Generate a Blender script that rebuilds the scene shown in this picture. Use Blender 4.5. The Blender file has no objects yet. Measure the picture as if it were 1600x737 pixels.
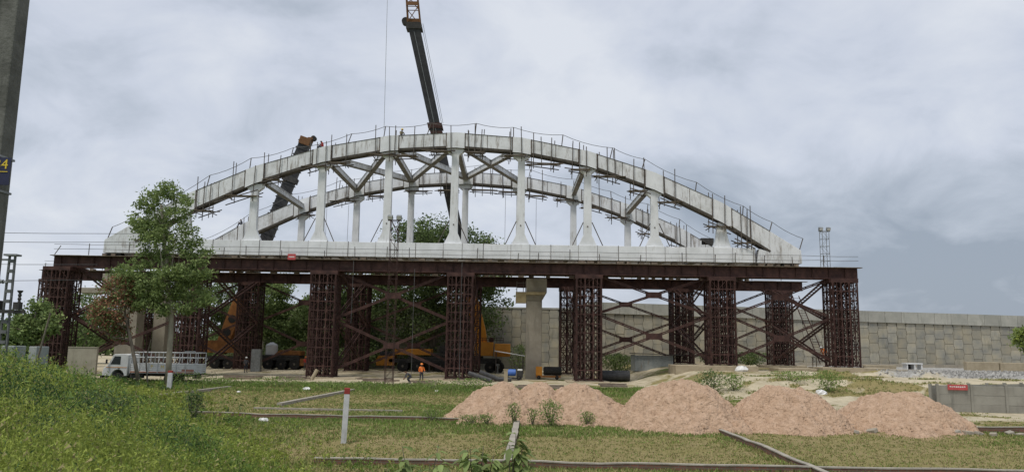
import bpy, math, random
import numpy as np
from mathutils import Vector, Matrix, noise
random.seed(7); RNG = np.random.default_rng(11)
S = bpy.context.scene
COL = S.collection
R = math.radians
# ------------------------------------------------------------------ camera, world, sun, exposure
F = 1200.0; TH = math.atan(171.5/1200); RO = R(.9); H = 3.45
cam_d = bpy.data.cameras.new('camera'); cam = bpy.data.objects.new('camera', cam_d); COL.objects.link(cam)
cam_d.sensor_width = 36; cam_d.lens = 27; cam_d.clip_start = .1; cam_d.clip_end = 6000
c_, s_ = math.cos(TH), math.sin(TH)
FW = Vector((0, c_, s_)); U0 = Vector((0, -s_, c_)); R0 = Vector((1, 0, 0))
CR = R0*math.cos(RO)+U0*math.sin(RO); CU = U0*math.cos(RO)-R0*math.sin(RO)
M = Matrix((CR, CU, -FW)).transposed().to_4x4(); M.translation = (0, 0, H)
cam.matrix_world = M; S.camera = cam
S.view_settings.view_transform = 'Standard'; S.view_settings.look = 'None'
S.view_settings.exposure = 0.13; S.view_settings.gamma = 1
SUN_EL, SUN_AZ = R(66), R(215)       # azimuth clockwise from +Y: sun stands behind the camera, to the left
sd = bpy.data.lights.new('sun', 'SUN'); sun = bpy.data.objects.new('sun', sd); COL.objects.link(sun)
sd.energy = 2.2; sd.angle = R(11); sd.color = (1, .95, .87)
dirv = Vector((math.sin(SUN_AZ)*math.cos(SUN_EL), math.cos(SUN_AZ)*math.cos(SUN_EL), math.sin(SUN_EL)))
sun.rotation_euler = dirv.to_track_quat('Z', 'Y').to_euler(); sun.location = dirv*200
W = bpy.data.worlds.new('World'); S.world = W; W.use_nodes = True
nt = W.node_tree; nt.nodes.clear(); N = nt.nodes.new; L = nt.links.new
def setup_world():
    out = N('ShaderNodeOutputWorld'); sky = N('ShaderNodeTexSky'); sky.sky_type = 'NISHITA'; sky.sun_disc = False
    sky.sun_elevation = SUN_EL; sky.sun_rotation = SUN_AZ; sky.air_density = 1.2; sky.dust_density = 2
    b1 = N('ShaderNodeBackground'); b1.inputs[1].default_value = .085; L(sky.outputs[0], b1.inputs[0])
    tc = N('ShaderNodeTexCoord'); sep = N('ShaderNodeSeparateXYZ'); L(tc.outputs['Generated'], sep.inputs[0])
    def mth(op, a, b=None, cl=False):
        n = N('ShaderNodeMath'); n.operation = op; n.use_clamp = cl
        for i, v in enumerate((a, b)):
            if v is None: continue
            if isinstance(v, (int, float)): n.inputs[i].default_value = v
            else: L(v, n.inputs[i])
        return n.outputs[0]
    zz = mth('MAXIMUM', mth('ADD', sep.outputs[2], .42), .12)
    cx = mth('DIVIDE', sep.outputs[0], zz); cy = mth('DIVIDE', sep.outputs[1], zz)
    cmb = N('ShaderNodeCombineXYZ'); L(cx, cmb.inputs[0]); L(cy, cmb.inputs[1])
    def nz(scale, det, rough, off, dist=0.4):
        mp = N('ShaderNodeMapping'); mp.inputs[1].default_value = off; L(cmb.outputs[0], mp.inputs[0])
        n = N('ShaderNodeTexNoise'); n.inputs['Scale'].default_value = scale; n.inputs['Detail'].default_value = det
        n.inputs['Roughness'].default_value = rough; n.inputs['Distortion'].default_value = dist; L(mp.outputs[0], n.inputs[0]); return n.outputs[0]
    n1 = nz(1.7, 6, .5, (3.3, 1.7, 0)); n2 = nz(.8, 3, .45, (8.1, 4.4, 0)); n3 = nz(4.2, 8, .58, (1.1, .2, 5))
    m = mth('ADD', mth('MULTIPLY', n1, .5), mth('ADD', mth('MULTIPLY', n2, .5), mth('MULTIPLY', mth('SUBTRACT', n3, .5), .42)))
    # thicker, darker cloud low on the right
    rx = mth('MULTIPLY', mth('MAXIMUM', mth('SUBTRACT', sep.outputs[0], .02), 0), .22)
    lowz = mth('SUBTRACT', 1.0, mth('MULTIPLY', mth('ABSOLUTE', mth('SUBTRACT', sep.outputs[2], .1)), 2.6), True)
    m = mth('SUBTRACT', m, mth('MULTIPLY', rx, lowz)); m = mth('SUBTRACT', m, mth('MULTIPLY', mth('SUBTRACT', .3, sep.outputs[2], True), .10))
    cr = N('ShaderNodeValToRGB'); e = cr.color_ramp.elements; e[0].position = .31; e[0].color = (.285, .33, .40, 1)
    e[1].position = .62; e[1].color = (.645, .675, .73, 1)
    k = e.new(.42); k.color = (.42, .465, .54, 1); k = e.new(.50); k.color = (.53, .57, .655, 1); L(m, cr.inputs[0])
    b2 = N('ShaderNodeBackground'); b2.inputs[1].default_value = 1.1; L(cr.outputs[0], b2.inputs[0])
    mx = N('ShaderNodeMixShader'); L(b1.outputs[0], mx.inputs[1]); L(b2.outputs[0], mx.inputs[2])
    mx.inputs[0].default_value = .9; L(mx.outputs[0], out.inputs[0])
setup_world()

def P(x, y, Y):
    """point of the photograph at (x, y) put at the distance Y"""
    d = FW + CR*((x-800)/F) + CU*((368.5-y)/F); t = Y/d.y
    return Vector((d.x*t, Y, d.z*t+H))
# ------------------------------------------------------------------ terrain height
def sst(a, b, x): t = np.clip((x-a)/(b-a), 0, 1); return t*t*(3-2*t)
def _h(ix, iy, s=0): 
    v = np.sin(ix*127.1+iy*311.7+s*74.7)*43758.5453; return v-np.floor(v)
def vn(x, y, s=0):
    x = np.asarray(x, float); y = np.asarray(y, float)
    ix = np.floor(x); iy = np.floor(y); fx = x-ix; fy = y-iy; fx = fx*fx*(3-2*fx); fy = fy*fy*(3-2*fy)
    a = _h(ix, iy, s); b = _h(ix+1, iy, s); c = _h(ix, iy+1, s); d = _h(ix+1, iy+1, s)
    return a+(b-a)*fx+(c-a)*fy+(a-b-c+d)*fx*fy
def fbm(x, y, s=0, o=4):
    r = 0; a = .5
    for i in range(o): r = r+a*vn(x, y, s+i); x = np.asarray(x)*2.03; y = np.asarray(y)*2.03; a *= .5
    return r/.9375
def toe(x, y): return (6.5-(np.asarray(y, float))*.60 - np.asarray(x, float))*.876 + (fbm(np.asarray(x)*.15, np.asarray(y)*.15, 3)-.5)*3
def gz(x, y):
    x = np.asarray(x, float); y = np.asarray(y, float)
    e = 2.35*sst(-1, 9.5, toe(x, y))*(1-sst(29, 55, y)*(1-.8*sst(3.5, 8, toe(x, y))))*(1-sst(56, 72, y)) * (1+.12*(fbm(x*.2, y*.2, 8)-.5))
    pl = 1.32*sst(12, 18.5, x+(fbm(x*.3, y*.3, 5)-.5)*3)*sst(54, 62, y+(x-20)*.08+(fbm(x*.35, y*.35, 6)-.5)*5)
    rough = (fbm(x*.7, y*.7, 12)-.5)*.16*sst(50, 60, y)
    bumps = sst(.6, .8, fbm(x*.22, y*.4, 17))*.5*sst(62, 66, y)*(1-sst(70, 74, y))*sst(11, 15, x)
    return e+pl+rough+bumps+(fbm(x*.5, y*.5, 15)-.5)*.06
def g1(x, y): return float(gz(x, y))
# ------------------------------------------------------------------ helpers
def tag(o, label=None, cat=None, group=None, kind=None):
    if label: o['label'] = label
    if cat: o['category'] = cat
    if group: o['group'] = group
    if kind: o['kind'] = kind
    return o
def empty(name, loc=(0, 0, 0), rz=0, label=None, cat=None, group=None):
    o = bpy.data.objects.new(name, None); COL.objects.link(o); o.location = loc; o.rotation_euler = (0, 0, rz); o.empty_display_size = .3
    return tag(o, label, cat, group)
def kids(o): return [c for c in bpy.data.objects if c.parent == o]
def copy_tree(o, parent=None, ch=None):
    ch = ch if ch is not None else {p: [c for c in bpy.data.objects if c.parent == p] for p in [o]+list(o.children_recursive)}
    c = o.copy(); COL.objects.link(c); c.parent = parent
    for k in ch.get(o, []): copy_tree(k, c, ch)
    return c
class MB:
    def __init__(s): s.v = []; s.f = []; s.m = []; s.cur = 0
    def add(s, vs, fs):
        b = len(s.v); s.v += [tuple(v) for v in vs]; s.f += [tuple(b+i for i in f) for f in fs]; s.m += [s.cur]*len(fs); return s
    def box(s, c, d, rot=None):
        x, y, z = d[0]/2, d[1]/2, d[2]/2
        vs = [Vector((i, j, k)) for i in (-x, x) for j in (-y, y) for k in (-z, z)]
        if rot is not None: vs = [rot@v for v in vs]
        c = Vector(c)
        return s.add([v+c for v in vs], [(0, 1, 3, 2), (4, 6, 7, 5), (0, 4, 5, 1), (2, 3, 7, 6), (0, 2, 6, 4), (1, 5, 7, 3)])
    def b2(s, x0, x1, y0, y1, z0, z1): return s.box(((x0+x1)/2, (y0+y1)/2, (z0+z1)/2), (x1-x0, y1-y0, z1-z0))
    def bar(s, a, b, w, h=None, up=(0, 0, 1)):
        """box member from a to b; w across, h along up"""
        h = h or w; a = Vector(a); b = Vector(b); d = b-a; L_ = d.length
        if L_ < 1e-6: return s
        d.normalize(); up = Vector(up)
        if abs(d.dot(up)) > .98: up = Vector((0, 1, 0)) if abs(d.y) < .9 else Vector((1, 0, 0))
        sd_ = d.cross(up).normalized(); u = sd_.cross(d).normalized()
        rot = Matrix((d, sd_, u)).transposed()
        return s.box((a+b)/2, (L_, w, h), rot)
    def tube(s, pts, r, n=8, cap=True):
        pts = [Vector(p) for p in pts]; rs = r if isinstance(r, (list, tuple)) else [r]*len(pts); rings = []
        b = len(s.v); prev = None
        for i, p in enumerate(pts):
            d = (pts[min(i+1, len(pts)-1)]-pts[max(i-1, 0)]).normalized()
            if prev is None: u = d.orthogonal().normalized()
            else: u = (prev-d*prev.dot(d)).normalized()
            prev = u; w = d.cross(u)
            for k in range(n):
                a = 2*math.pi*k/n; s.v.append(tuple(p+(u*math.cos(a)+w*math.sin(a))*rs[i]))
        for i in range(len(pts)-1):
            for k in range(n):
                s.f.append((b+i*n+k, b+i*n+(k+1) % n, b+(i+1)*n+(k+1) % n, b+(i+1)*n+k)); s.m.append(s.cur)
        if cap:
            s.f.append(tuple(b+k for k in range(n-1, -1, -1))); s.m.append(s.cur)
            e = b+(len(pts)-1)*n; s.f.append(tuple(e+k for k in range(n))); s.m.append(s.cur)
        return s
    def prism(s, poly, axis, a, b):
        """poly in the plane normal to axis ('x','y','z'), extruded from a to b"""
        def mk(p, t): return {'y': (p[0], t, p[1]), 'x': (t, p[0], p[1]), 'z': (p[0], p[1], t)}[axis]
        n = len(poly); vs = [mk(p, a) for p in poly]+[mk(p, b) for p in poly]
        return s.add(vs, [tuple(range(n)), tuple(range(2*n-1, n-1, -1))]+[(i, (i+1) % n, n+(i+1) % n, n+i) for i in range(n)])
    def lathe(s, prof, n=16, c=(0, 0, 0), axis='z'):
        b = len(s.v)
        for r, z in prof:
            for k in range(n):
                a = 2*math.pi*k/n; p = (r*math.cos(a), r*math.sin(a), z)
                if axis == 'y': p = (p[0], p[2], p[1])
                if axis == 'x': p = (p[2], p[0], p[1])
                s.v.append((p[0]+c[0], p[1]+c[1], p[2]+c[2]))
        for i in range(len(prof)-1):
            for k in range(n): s.f.append((b+i*n+k, b+i*n+(k+1) % n, b+(i+1)*n+(k+1) % n, b+(i+1)*n+k)); s.m.append(s.cur)
        s.f.append(tuple(b+k for k in range(n))); s.f.append(tuple(b+(len(prof)-1)*n+k for k in range(n))); s.m += [s.cur]*2
        return s
    def each(s, name, mat, parent=None, **kw):
        """every separate piece becomes an object of its own"""
        par = list(range(len(s.v)))
        def fd(a):
            while par[a] != a: par[a] = par[par[a]]; a = par[a]
            return a
        for f in s.f:
            for q in f[1:]: par[fd(f[0])] = fd(q)
        gr = {}
        for i, f in enumerate(s.f): gr.setdefault(fd(f[0]), []).append(i)
        out = []
        for fs in gr.values():
            m = MB(); mp = {}
            for i in fs:
                for q in s.f[i]:
                    if q not in mp: mp[q] = len(m.v); m.v.append(s.v[q])
                m.f.append(tuple(mp[q] for q in s.f[i])); m.m.append(0)
            out.append(m.build(name, mat, parent, **kw))
        return out
    def build(s, name, mat, parent=None, smooth=False, bevel=0, loc=None):
        me = bpy.data.meshes.new(name); me.from_pydata(s.v, [], s.f)
        for m in (mat if isinstance(mat, (list, tuple)) else [mat]): me.materials.append(m)
        if any(s.m): me.polygons.foreach_set('material_index', s.m)
        me.update()
        import bmesh
        bm = bmesh.new(); bm.from_mesh(me); bmesh.ops.recalc_face_normals(bm, faces=bm.faces); bm.to_mesh(me); bm.free()
        if smooth: me.polygons.foreach_set('use_smooth', [True]*len(me.polygons))
        o = bpy.data.objects.new(name, me); COL.objects.link(o); o.parent = parent
        if loc: o.location = loc
        if bevel:
            b = o.modifiers.new('bevel', 'BEVEL'); b.width = bevel; b.segments = 2; b.limit_method = 'ANGLE'
        return o
def quads(name, V, mats, idx=None, parent=None, k=4):
    """V: (n,k,3) array of separate faces"""
    n = len(V); me = bpy.data.meshes.new(name)
    me.vertices.add(n*k); me.vertices.foreach_set('co', V.astype(np.float32).ravel())
    me.loops.add(n*k); me.loops.foreach_set('vertex_index', np.arange(n*k, dtype=np.int32))
    me.polygons.add(n); me.polygons.foreach_set('loop_start', np.arange(0, n*k, k, dtype=np.int32))
    try: me.polygons.foreach_set('loop_total', np.full(n, k, dtype=np.int32))
    except Exception: pass
    for m in mats: me.materials.append(m)
    if idx is not None: me.polygons.foreach_set('material_index', idx.astype(np.int32))
    me.update(calc_edges=True)
    o = bpy.data.objects.new(name, me); COL.objects.link(o); o.parent = parent; return o
# ------------------------------------------------------------------ materials
def mat(name, cols, rough=.8, scale=3.0, detail=6, bump=0.0, bscale=20, metal=0, streak=None, stretch=(1, 1, 1), island=0.0, spec=.3, trans=0, contrast=(.35, .65)):
    m = bpy.data.materials.new(name); m.use_nodes = True; t = m.node_tree; n = t.nodes.new; l = t.links.new
    b = t.nodes['Principled BSDF']; b.inputs['Roughness'].default_value = rough; b.inputs['Metallic'].default_value = metal
    b.inputs['Specular IOR Level'].default_value = spec
    tc = n('ShaderNodeTexCoord'); mp = n('ShaderNodeMapping'); mp.inputs[3].default_value = stretch; l(tc.outputs['Object'], mp.inputs[0])
    nz = n('ShaderNodeTexNoise'); nz.inputs['Scale'].default_value = scale; nz.inputs['Detail'].default_value = detail; nz.inputs['Roughness'].default_value = .62
    l(mp.outputs[0], nz.inputs[0])
    cr = n('ShaderNodeValToRGB'); els = cr.color_ramp.elements
    els[0].position = contrast[0]; els[0].color = (*cols[0], 1); els[1].position = contrast[1]; els[1].color = (*cols[-1], 1)
    for i, c in enumerate(cols[1:-1]):
        e = els.new(contrast[0]+(contrast[1]-contrast[0])*(i+1)/(len(cols)-1)); e.color = (*c, 1)
    l(nz.outputs[0], cr.inputs[0]); col = cr.outputs[0]
    if streak:   # (colour, scale xyz, threshold lo, hi)
        mp2 = n('ShaderNodeMapping'); mp2.inputs[3].default_value = streak[1]; l(tc.outputs['Object'], mp2.inputs[0])
        n2 = n('ShaderNodeTexNoise'); n2.inputs['Scale'].default_value = 1; n2.inputs['Detail'].default_value = 8; n2.inputs['Roughness'].default_value = .7; l(mp2.outputs[0], n2.inputs[0])
        r2 = n('ShaderNodeMapRange'); r2.inputs[1].default_value = streak[2]; r2.inputs[2].default_value = streak[3]; l(n2.outputs[0], r2.inputs[0])
        mx = n('ShaderNodeMix'); mx.data_type = 'RGBA'; l(r2.outputs[0], mx.inputs[0]); l(col, mx.inputs[6]); mx.inputs[7].default_value = (*streak[0], 1); col = mx.outputs[2]
    if island:
        g = n('ShaderNodeNewGeometry'); mr = n('ShaderNodeMapRange'); mr.inputs[3].default_value = 1-island; mr.inputs[4].default_value = 1+island; l(g.outputs['Random Per Island'], mr.inputs[0])
        hs = n('ShaderNodeHueSaturation'); l(mr.outputs[0], hs.inputs['Value']); l(col, hs.inputs['Color']); col = hs.outputs[0]
    l(col, b.inputs['Base Color'])
    if bump:
        n3 = n('ShaderNodeTexNoise'); n3.inputs['Scale'].default_value = bscale; n3.inputs['Detail'].default_value = 5; l(tc.outputs['Object'], n3.inputs[0])
        bp = n('ShaderNodeBump'); bp.inputs['Strength'].default_value = bump; bp.inputs['Distance'].default_value = .05; l(n3.outputs[0], bp.inputs['Height']); l(bp.outputs[0], b.inputs['Normal'])
    if trans:
        tr = n('ShaderNodeBsdfTranslucent'); l(col, tr.inputs[0]); ms = n('ShaderNodeMixShader'); ms.inputs[0].default_value = trans
        l(b.outputs[0], ms.inputs[1]); l(tr.outputs[0], ms.inputs[2]); l(ms.outputs[0], t.nodes['Material Output'].inputs[0])
    return m
RUST = mat('brown_primer', [(.035, .0175, .015), (.054, .026, .0215), (.083, .041, .033)], .75, 1.5, 7, .15, 30, streak=((.13, .09, .07), (.5, .5, 2.5), .62, .85), island=.25)
RUSTD = mat('brown_primer_dark', [(.03, .016, .013), (.046, .023, .019), (.07, .035, .027)], .8, 1.2, 7, island=.2)
WHITE = mat('weathered_white_paint', [(.47, .475, .46), (.68, .695, .705), (.75, .765, .78)], .6, .5, 8, .08, 12, streak=((.20, .16, .12), (2.2, 2.2, .5), .50, .72), contrast=(.3, .62), island=.05)
WHITEC = mat('clean_white_paint', [(.64, .655, .66), (.77, .785, .80)], .55, .8, 6, streak=((.25, .21, .16), (3, 3, .5), .57, .82), island=.05)
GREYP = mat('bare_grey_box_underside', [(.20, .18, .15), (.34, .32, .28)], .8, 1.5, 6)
SOFF = mat('soffit_shade_and_edge_dark', [(.05, .043, .036), (.10, .088, .07)], .85, 2)  # dark tone puts the shade under the ribs into the colour; also top edge
SEAM = mat('rusty_seam', [(.045, .032, .025), (.12, .085, .06)], .8, 5)
CONC = mat('concrete', [(.27, .24, .19), (.37, .335, .27)], .9, .8, 8, .2, 15, streak=((.15, .14, .11), (2, 2, .25), .55, .8))
CONCF = mat('pale_formwork', [(.42, .33, .18), (.52, .43, .26)], .85, 2, 5)
CONCW = mat('concrete_panel', [(.25, .245, .215), (.32, .30, .24), (.38, .34, .25)], .92, .45, 3, .25, 9, island=.16, streak=((.13, .13, .10), (1.2, 1.2, .3), .55, .8))
COPE = mat('concrete_coping', [(.31, .31, .27), (.40, .39, .34)], .9, .7, 8, .15, 8, island=.1, streak=((.17, .17, .14), (1.6, 1.6, .3), .55, .8))
JOINT = mat('panel_joint_fill', [(.12, .115, .095), (.17, .16, .13)], 1, 1)  # darker grey of the backing visible in the gaps between panels
FOOT = mat('footing_concrete', [(.30, .25, .17), (.40, .34, .24)], .95, 1.2, 8, .3, 10)
BAMB = mat('scaffold_tube', [(.06, .05, .045), (.13, .11, .09)], .7, 3)
PLANK = mat('scaffold_plank', [(.10, .08, .06), (.22, .18, .13)], .9, 3, island=.25)
ROPE = mat('rope', [(.10, .10, .10), (.16, .16, .16)], .9, 3)
STEELG = mat('galvanised_steel', [(.17, .18, .18), (.28, .29, .29)], .5, 4, metal=.4)
DSTEEL = mat('dull_grey_steel', [(.09, .095, .095), (.16, .165, .165)], .6, 4)
DARK = mat('dark_boom_paint', [(.022, .022, .024), (.045, .045, .046)], .55, 1.2, 7, streak=((.09, .085, .08), (3, 3, .4), .6, .85))
YEL = mat('crane_yellow', [(.50, .20, .022), (.62, .26, .03)], .5, 1.5, 6, streak=((.28, .13, .03), (2, 2, .7), .58, .8))
ORA = mat('faded_orange', [(.20, .08, .022), (.33, .14, .04)], .65, 2, 7, streak=((.14, .07, .03), (2, 2, .7), .52, .78))
RORA = mat('rusty_orange', [(.10, .05, .025), (.26, .12, .045)], .8, 3, 7, streak=((.05, .04, .03), (3, 3, 3), .48, .7))
BLACK = mat('black_rubber', [(.018, .018, .018), (.035, .033, .03)], .85, 6)
RIM = mat('wheel_rim', [(.10, .09, .075), (.17, .15, .12)], .7, 4)
CHAS = mat('chassis_dark', [(.03, .03, .03), (.06, .055, .05)], .7, 3)
TWH = mat('truck_white', [(.50, .51, .50), (.62, .63, .62)], .45, 1.5, 6, streak=((.33, .30, .25), (2, 2, 1), .56, .8))
TRED = mat('truck_red_rail', [(.35, .15, .10), (.48, .24, .17)], .6, 4)
GLASS = mat('dark_glass', [(.03, .035, .04), (.05, .055, .06)], .12, 1, spec=.6)
BARK = mat('bark', [(.10, .085, .065), (.22, .19, .15)], .95, 4, 6, .4, 12, stretch=(1, 1, .3))
BARKP = mat('pale_bark', [(.22, .20, .15), (.34, .31, .24)], .95, 3, 6, .3, 12, stretch=(1, 1, .3))
LEAF = mat('leaf_green', [(.14, .20, .068), (.205, .275, .10)], .65, .5, island=.4, trans=.38)
LEAF2 = mat('leaf_light', [(.20, .265, .09), (.285, .355, .13)], .65, .5, island=.4, trans=.42)
LEAFD = mat('leaf_dark', [(.095, .135, .048), (.14, .19, .07)], .7, .4, island=.4, trans=.3)
LEAFR = mat('leaf_dry_red', [(.20, .09, .05), (.30, .15, .09)], .8, .5, island=.35, trans=.2)
WEED1 = mat('weed_yellow_green', [(.225, .28, .055), (.32, .37, .075)], .75, .3, island=.3, trans=.3)
WEED2 = mat('weed_green', [(.14, .22, .05), (.20, .29, .06)], .75, .3, island=.3, trans=.3)
WEED3 = mat('weed_dark', [(.055, .105, .035), (.085, .145, .05)], .75, .3, island=.3, trans=.2)
STRAW = mat('dry_straw', [(.27, .235, .11), (.40, .345, .17)], .9, .6, island=.3, trans=.2)
GRASSM = mat('short_grass', [(.20, .215, .075), (.28, .28, .10)], .85, .4, island=.3, trans=.2)
SANDP = mat('pink_sand', [(.375, .25, .165), (.47, .325, .222), (.545, .39, .28)], .97, 3.2, 12, 1.0, 8, streak=((.26, .17, .11), (7, 7, 4), .52, .72), contrast=(.3, .7))
SKIN = mat('skin', [(.16, .085, .05), (.2, .11, .07)], .6, 5)
CL_OR = mat('orange_cloth', [(.7, .17, .03), (.8, .22, .05)], .8, 5)
CL_DK = mat('dark_trousers', [(.03, .035, .05), (.05, .055, .07)], .9, 5)
CL_RED = mat('red_cloth', [(.35, .03, .03), (.45, .05, .04)], .9, 5)
CL_KH = mat('khaki_cloth', [(.28, .26, .17), (.36, .33, .23)], .9, 5)
CL_GR = mat('grey_cloth', [(.07, .07, .08), (.12, .12, .13)], .9, 5)
HATY = mat('yellow_helmet', [(.62, .42, .04), (.7, .48, .06)], .4, 5)
WPLAS = mat('white_plastic', [(.66, .66, .64), (.76, .76, .75)], .5, 2)
BLUEP = mat('blue_plastic', [(.05, .13, .42), (.08, .18, .5)], .5, 2)
CORR = mat('corrugated_sheet', [(.24, .27, .27), (.36, .38, .37)], .6, 1.2, 6, streak=((.22, .17, .12), (2, 2, .5), .55, .8))
POSTW = mat('post_whitewash', [(.45, .46, .46), (.60, .61, .62)], .8, 3, 7, .1, 20, streak=((.25, .24, .22), (6, 6, 1.2), .55, .75))
POSTR = mat('post_red', [(.25, .035, .03), (.33, .06, .05)], .8, 4)
SIGNR = mat('sign_red', [(.42, .07, .07), (.5, .1, .1)], .7, 4)
NAVY = mat('plate_navy', [(.02, .023, .055), (.03, .033, .075)], .5, 4)
LETY = mat('plate_yellow_letter', [(.65, .47, .04), (.7, .52, .06)], .5, 4)
POLEC = mat('pole_concrete', [(.10, .10, .09), (.17, .17, .155)], .9, 2.5, 8, .3, 18, streak=((.06, .06, .055), (8, 8, .6), .5, .8))
FENC = mat('fence_concrete', [(.22, .21, .18), (.30, .29, .25)], .92, .8, 8, .2, 12, island=.08, streak=((.14, .14, .12), (2, 2, .4), .55, .8))
MORT = mat('mortar_cap', [(.26, .235, .195), (.37, .34, .285)], .95, 2.5, 8, .3, 14)
PVC = mat('black_pipe', [(.03, .03, .032), (.06, .06, .06)], .45, 3)
WOOD = mat('old_wood', [(.13, .10, .075), (.26, .21, .16)], .9, 3, island=.25)

def brick_mat():
    m = bpy.data.materials.new('red_brick'); m.use_nodes = True; t = m.node_tree; n = t.nodes.new; l = t.links.new; b = t.nodes['Principled BSDF']
    tc = n('ShaderNodeTexCoord'); sp = n('ShaderNodeSeparateXYZ'); l(tc.outputs['Object'], sp.inputs[0])
    ad = n('ShaderNodeMath'); ad.operation = 'ADD'; l(sp.outputs[0], ad.inputs[0]); l(sp.outputs[1], ad.inputs[1])
    cb = n('ShaderNodeCombineXYZ'); l(ad.outputs[0], cb.inputs[0]); l(sp.outputs[2], cb.inputs[1])
    br = n('ShaderNodeTexBrick'); br.inputs['Scale'].default_value = 1; br.inputs['Brick Width'].default_value = .23; br.inputs['Row Height'].default_value = .085
    br.inputs['Mortar Size'].default_value = .012; br.inputs['Color1'].default_value = (.24, .11, .075, 1); br.inputs['Color2'].default_value = (.15, .08, .062, 1); br.inputs['Mortar'].default_value = (.16, .13, .11, 1)
    l(cb.outputs[0], br.inputs[0])
    nz = n('ShaderNodeTexNoise'); nz.inputs['Scale'].default_value = 3; nz.inputs['Detail'].default_value = 7; l(tc.outputs['Object'], nz.inputs[0])
    r = n('ShaderNodeMapRange'); r.inputs[1].default_value = .45; r.inputs[2].default_value = .7; r.inputs[4].default_value = .7; l(nz.outputs[0], r.inputs[0])
    mx = n('ShaderNodeMix'); mx.data_type = 'RGBA'; l(r.outputs[0], mx.inputs[0]); l(br.outputs[0], mx.inputs[6]); mx.inputs[7].default_value = (.09, .085, .05, 1)
    l(mx.outputs[2], b.inputs['Base Color']); b.inputs['Roughness'].default_value = .95; b.inputs['Specular IOR Level'].default_value = .2
    return m
BRICK = brick_mat()

for _n in SANDP.node_tree.nodes:
    if _n.type == 'BUMP': _n.inputs['Distance'].default_value = .16
# ------------------------------------------------------------------ ground
def zones(x, y):
    """surface cover weights: bare sand, lush green, gravel"""
    n = fbm(x*.35, y*.55, 31); n2 = fbm(x*1.3, y*1.3, 41); nb = fbm(x*.08, y*.12, 51)
    right = sst(12, 18, x)
    sand = sst(62, 71, y+(n-.5)*12)*(1-right*.0)
    sand = sand*(1-.75*sst(.56, .66, n)*(1-right))            # grass patches on the site
    sand = np.where(right > 0, np.maximum(sand*(1-right), right*sst(40, 46, y+(n-.5)*22)*(1-.8*sst(.5, .6, fbm(x*.3, y*.5, 77)))), sand)
    tr = np.exp(-((y-(33+ .22*(x-22))-4)/1.0)**2)+np.exp(-((y-(33+.22*(x-22))-7.5)/.8)**2)   # wheel tracks by the fence
    sand = np.maximum(sand, np.clip(tr, 0, 1)*sst(15, 18, x)*sst(.38, .5, n2))
    em = sst(-1.5, 3, toe(x, y))
    lush = np.maximum(em, np.exp(-((y-61)/6)**2)*sst(.25, .5, n)*(1-right))
    edge = np.exp(-np.abs(y-35.4)/.8)+np.exp(-np.abs(y-22.6)/.7)+np.exp(-np.abs(x-8.75)/.6)*(y < 36)+np.exp(-np.abs(x-.1)/.4)*(y < 36)
    lush = np.clip(lush+edge*.6+sst(.5, .68, nb+(n2-.5)*.3)*.55+sst(37, 40, y)*.15, 0, 1)
    grav = sst(30, 36, x-(y-70)*.2+(n-.5)*7)*sst(63, 70, y)
    bare = sst(.72, .78, n2+ (nb-.5)*.3)*.6
    sand = np.clip(sand*(1-em)+bare*(1-em)*.3, 0, 1)
    return sand, lush*(1-sand*.8), grav*(1-em)
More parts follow.
